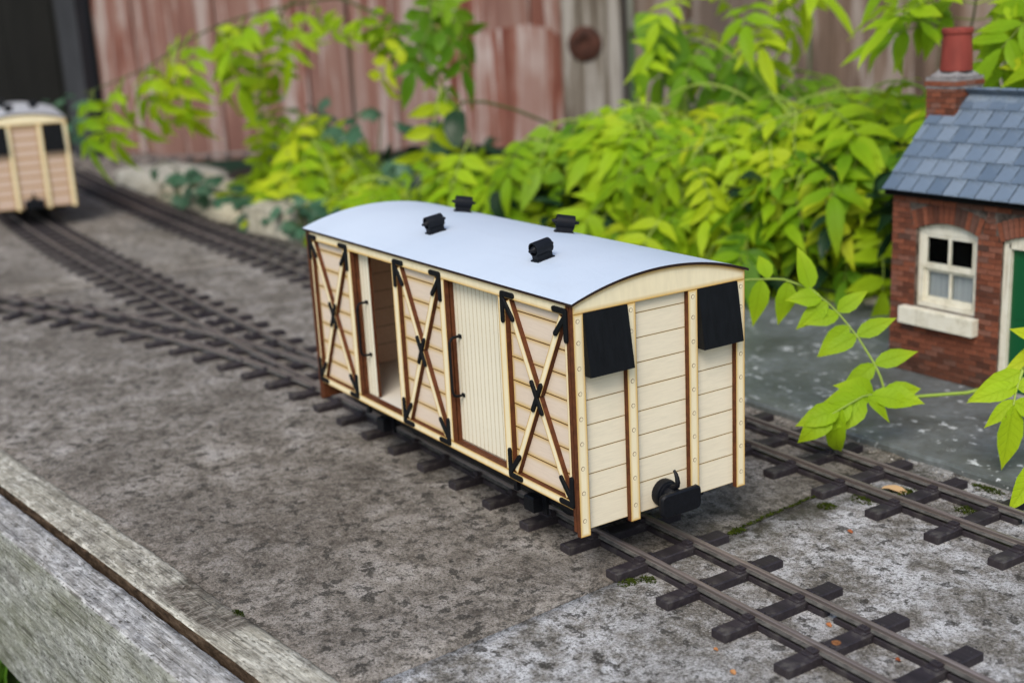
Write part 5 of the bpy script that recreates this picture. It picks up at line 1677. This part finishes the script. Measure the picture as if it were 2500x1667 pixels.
# ------------------------------------------------------------------ small things
def litter(name, label, locs, mk, cat, group):
    for i, (x, y, z, rz, s) in enumerate(locs):
        o = obj(name, mk, loc=(x, y, z), rot=(0.15, 0.1, rz), scale=(s,) * 3)
        tag(o, label[i] if isinstance(label, list) else label, cat, group)
m2 = MB()
leaflet(m2, (-2.4, 0, 0.5), (1, 0, 0), (0, 0, 1), 4.8, 3.4, 0.9, 0.5)
DEADM = m2.mesh('dead_leaf', DEAD)
litter('dead_leaf', ['orange dead leaf bit between the near rails by a web gap', 'brownish orange speck of leaf by the screwed sleeper', 'rust orange leaf scrap beside the coupler side of the rail', 'small orange leaf bit outside the left rail of the van track', 'tiny orange scrap lying between two sleeper ends', 'brown leaf bit between the rails below the second sleeper', 'reddish leaf scrap beside the passing track', 'reddish speck close to the slate slab edge'],
       [(108, 68, 0.6, 0.4, 0.8), (150, 68, 0.6, 1.2, 0.8), (-2, 66, 0.6, 2.0, 1.1), (112, 2, 0.6, 0.2, 0.8), (92, 10, 0.6, 1.0, 0.7), (112, 50, 0.6, 2.4, 0.9), (40, 158, 0.6, 0.7, 0.9), (120, 222, 0.6, 0.9, 0.9)], DEADM, 'dead leaf', 'dead leaf scraps on the concrete')
m2 = MB(); leaflet(m2, (-9, 0, 1.2), (1, 0.2, 0), (0, 0, 1), 19, 8, 0.5, 0.5)
g = G('dry_leaf_tan', 0.7, 0.2); g.col((0.42, 0.27, 0.13))
tag(obj('dead_leaf', m2.mesh('dead_leaf', g.m), loc=(18, 222, 1), rot=(0.1, 0, 0.5)), 'curled tan dead leaf lying on moss between the passing rails', 'dead leaf')
# moss tufts at the joint
ms = MB(); rr = random.Random(77)
def moss_at(cx, cy, rx_, ry_, n_):
    zb_ = 0.6 if cy < -100 else 0.0
    for i in range(n_):
        a = rr.uniform(0, 2 * PI); k = rr.random() ** 0.5
        x, y = cx + math.cos(a) * k * rx_, cy + math.sin(a) * k * ry_
        hgt = rr.uniform(0.8, 2.6) * (1.2 - k)
        for j in range(3):
            dx, dy = rr.uniform(-1, 1), rr.uniform(-1, 1)
            ms.add([(x - 0.5, y, zb_), (x + 0.5, y + 0.3, zb_), (x + dx, y + dy, zb_ + hgt)], [(0, 1, 2)])
for y in range(110, 262, 4):
    moss_at(4 - 0.085 * (y - 14) + rr.uniform(-.8, .8), y, 0.7 + 1.6 * rr.random() ** 2, 3, 12)
for (cx, cy, a, b, n_) in ((12, 204, 10, 12, 260), (22, 226, 16, 10, 320), (34, 250, 13, 7, 240), (60, 236, 9, 10, 170), (48, 268, 12, 5, 170), (5, 176, 6, 6, 120), (-2, 110, 3, 7, 90), (10, 22, 5, 6, 90), (14, 32, 6, 5, 70), (-87, -158, 6, 3.5, 120)):
    moss_at(cx, cy, a, b, n_)
tag(obj('moss', ms.mesh('moss', MOSS)), kind='stuff')
# grass beyond the edging
gr = MB(); rr = random.Random(8)
for i in range(5200):
    x = rr.uniform(-620, 60); y = rr.uniform(-420, -240)
    hgt = rr.uniform(25, 70); a = rr.uniform(0, 2 * PI); lean = rr.uniform(5, 28); wv = rr.uniform(1.2, 2.4)
    dx, dy = math.cos(a), math.sin(a)
    p0 = Vector((x, y, -168)); p1 = p0 + Vector((dx * lean * 0.35, dy * lean * 0.35, hgt * 0.6)); p2 = p0 + Vector((dx * lean, dy * lean, hgt))
    sdv = Vector((-dy, dx, 0)) * wv
    gr.add([p0 - sdv, p0 + sdv, p1 + sdv * 0.8, p1 - sdv * 0.8, p2], [(0, 1, 2, 3), (3, 2, 4)])
tag(obj('grass', gr.mesh('grass', GRASSM)), kind='stuff')

for i, (x, y, sz, lab) in enumerate([(-448, 548, 11, 'whitish chip of stone at the far corner of the slate slab'), (-395, 574, 14, 'pale broken stone chip on the back edge of the slate slab'), (-352, 580, 9, 'small white chip under the low golden leaves'), (-300, 572, 13, 'white stone chip just left of the cottage wall')]):
    rock((x, y, 3), sz, sz * 0.55, sz * 0.5, 30 + i * 3, 0.3 * i, lab)
# loose grit swept against the slab edge and the sleepers
gt = MB(); rr = random.Random(91)
def grit_bit(x, y, z, s_):
    o = [(x + rr.uniform(-s_, s_), y + rr.uniform(-s_, s_), z) for _ in range(3)]
    gt.add(o + [(x + rr.uniform(-.3, .3) * s_, y + rr.uniform(-.3, .3) * s_, z + s_ * rr.uniform(.6, 1.2))], [(0, 1, 3), (1, 2, 3), (2, 0, 3)])
for i in range(1500): grit_bit(rr.uniform(-220, 200), 268 + rr.gauss(0, 3.2) + 0.012 * rr.uniform(-100, 100), -0.1, rr.uniform(0.3, 1.1))
for i in range(1300):
    k = rr.randrange(-3, 9); xs_ = -7.7 + PITCH_S * k + rr.choice((-5.6, 5.6)) + rr.gauss(0, 1.6)
    grit_bit(xs_, rr.uniform(182, 262), -0.1, rr.uniform(0.25, 0.8))
for i in range(900):
    k = rr.randrange(-2, 7); xs_ = 84.8 - 2 * PITCH_S + PITCH_S * k + rr.choice((-5.4, 5.4)) + rr.gauss(0, 1.2)
    grit_bit(xs_, rr.uniform(18, 98), -0.1, rr.uniform(0.2, 0.6))
g = G('grit', 0.9, 0.1)
g.col(g.ramp(g.noise(g.coords((330, 330, 330)), 1.0, 2), [(0.35, (0.05, 0.042, 0.034)), (0.5, (0.22, 0.19, 0.16)), (0.65, (0.52, 0.49, 0.45))]))
tag(obj('grit', gt.mesh('grit', g.m)), kind='stuff')
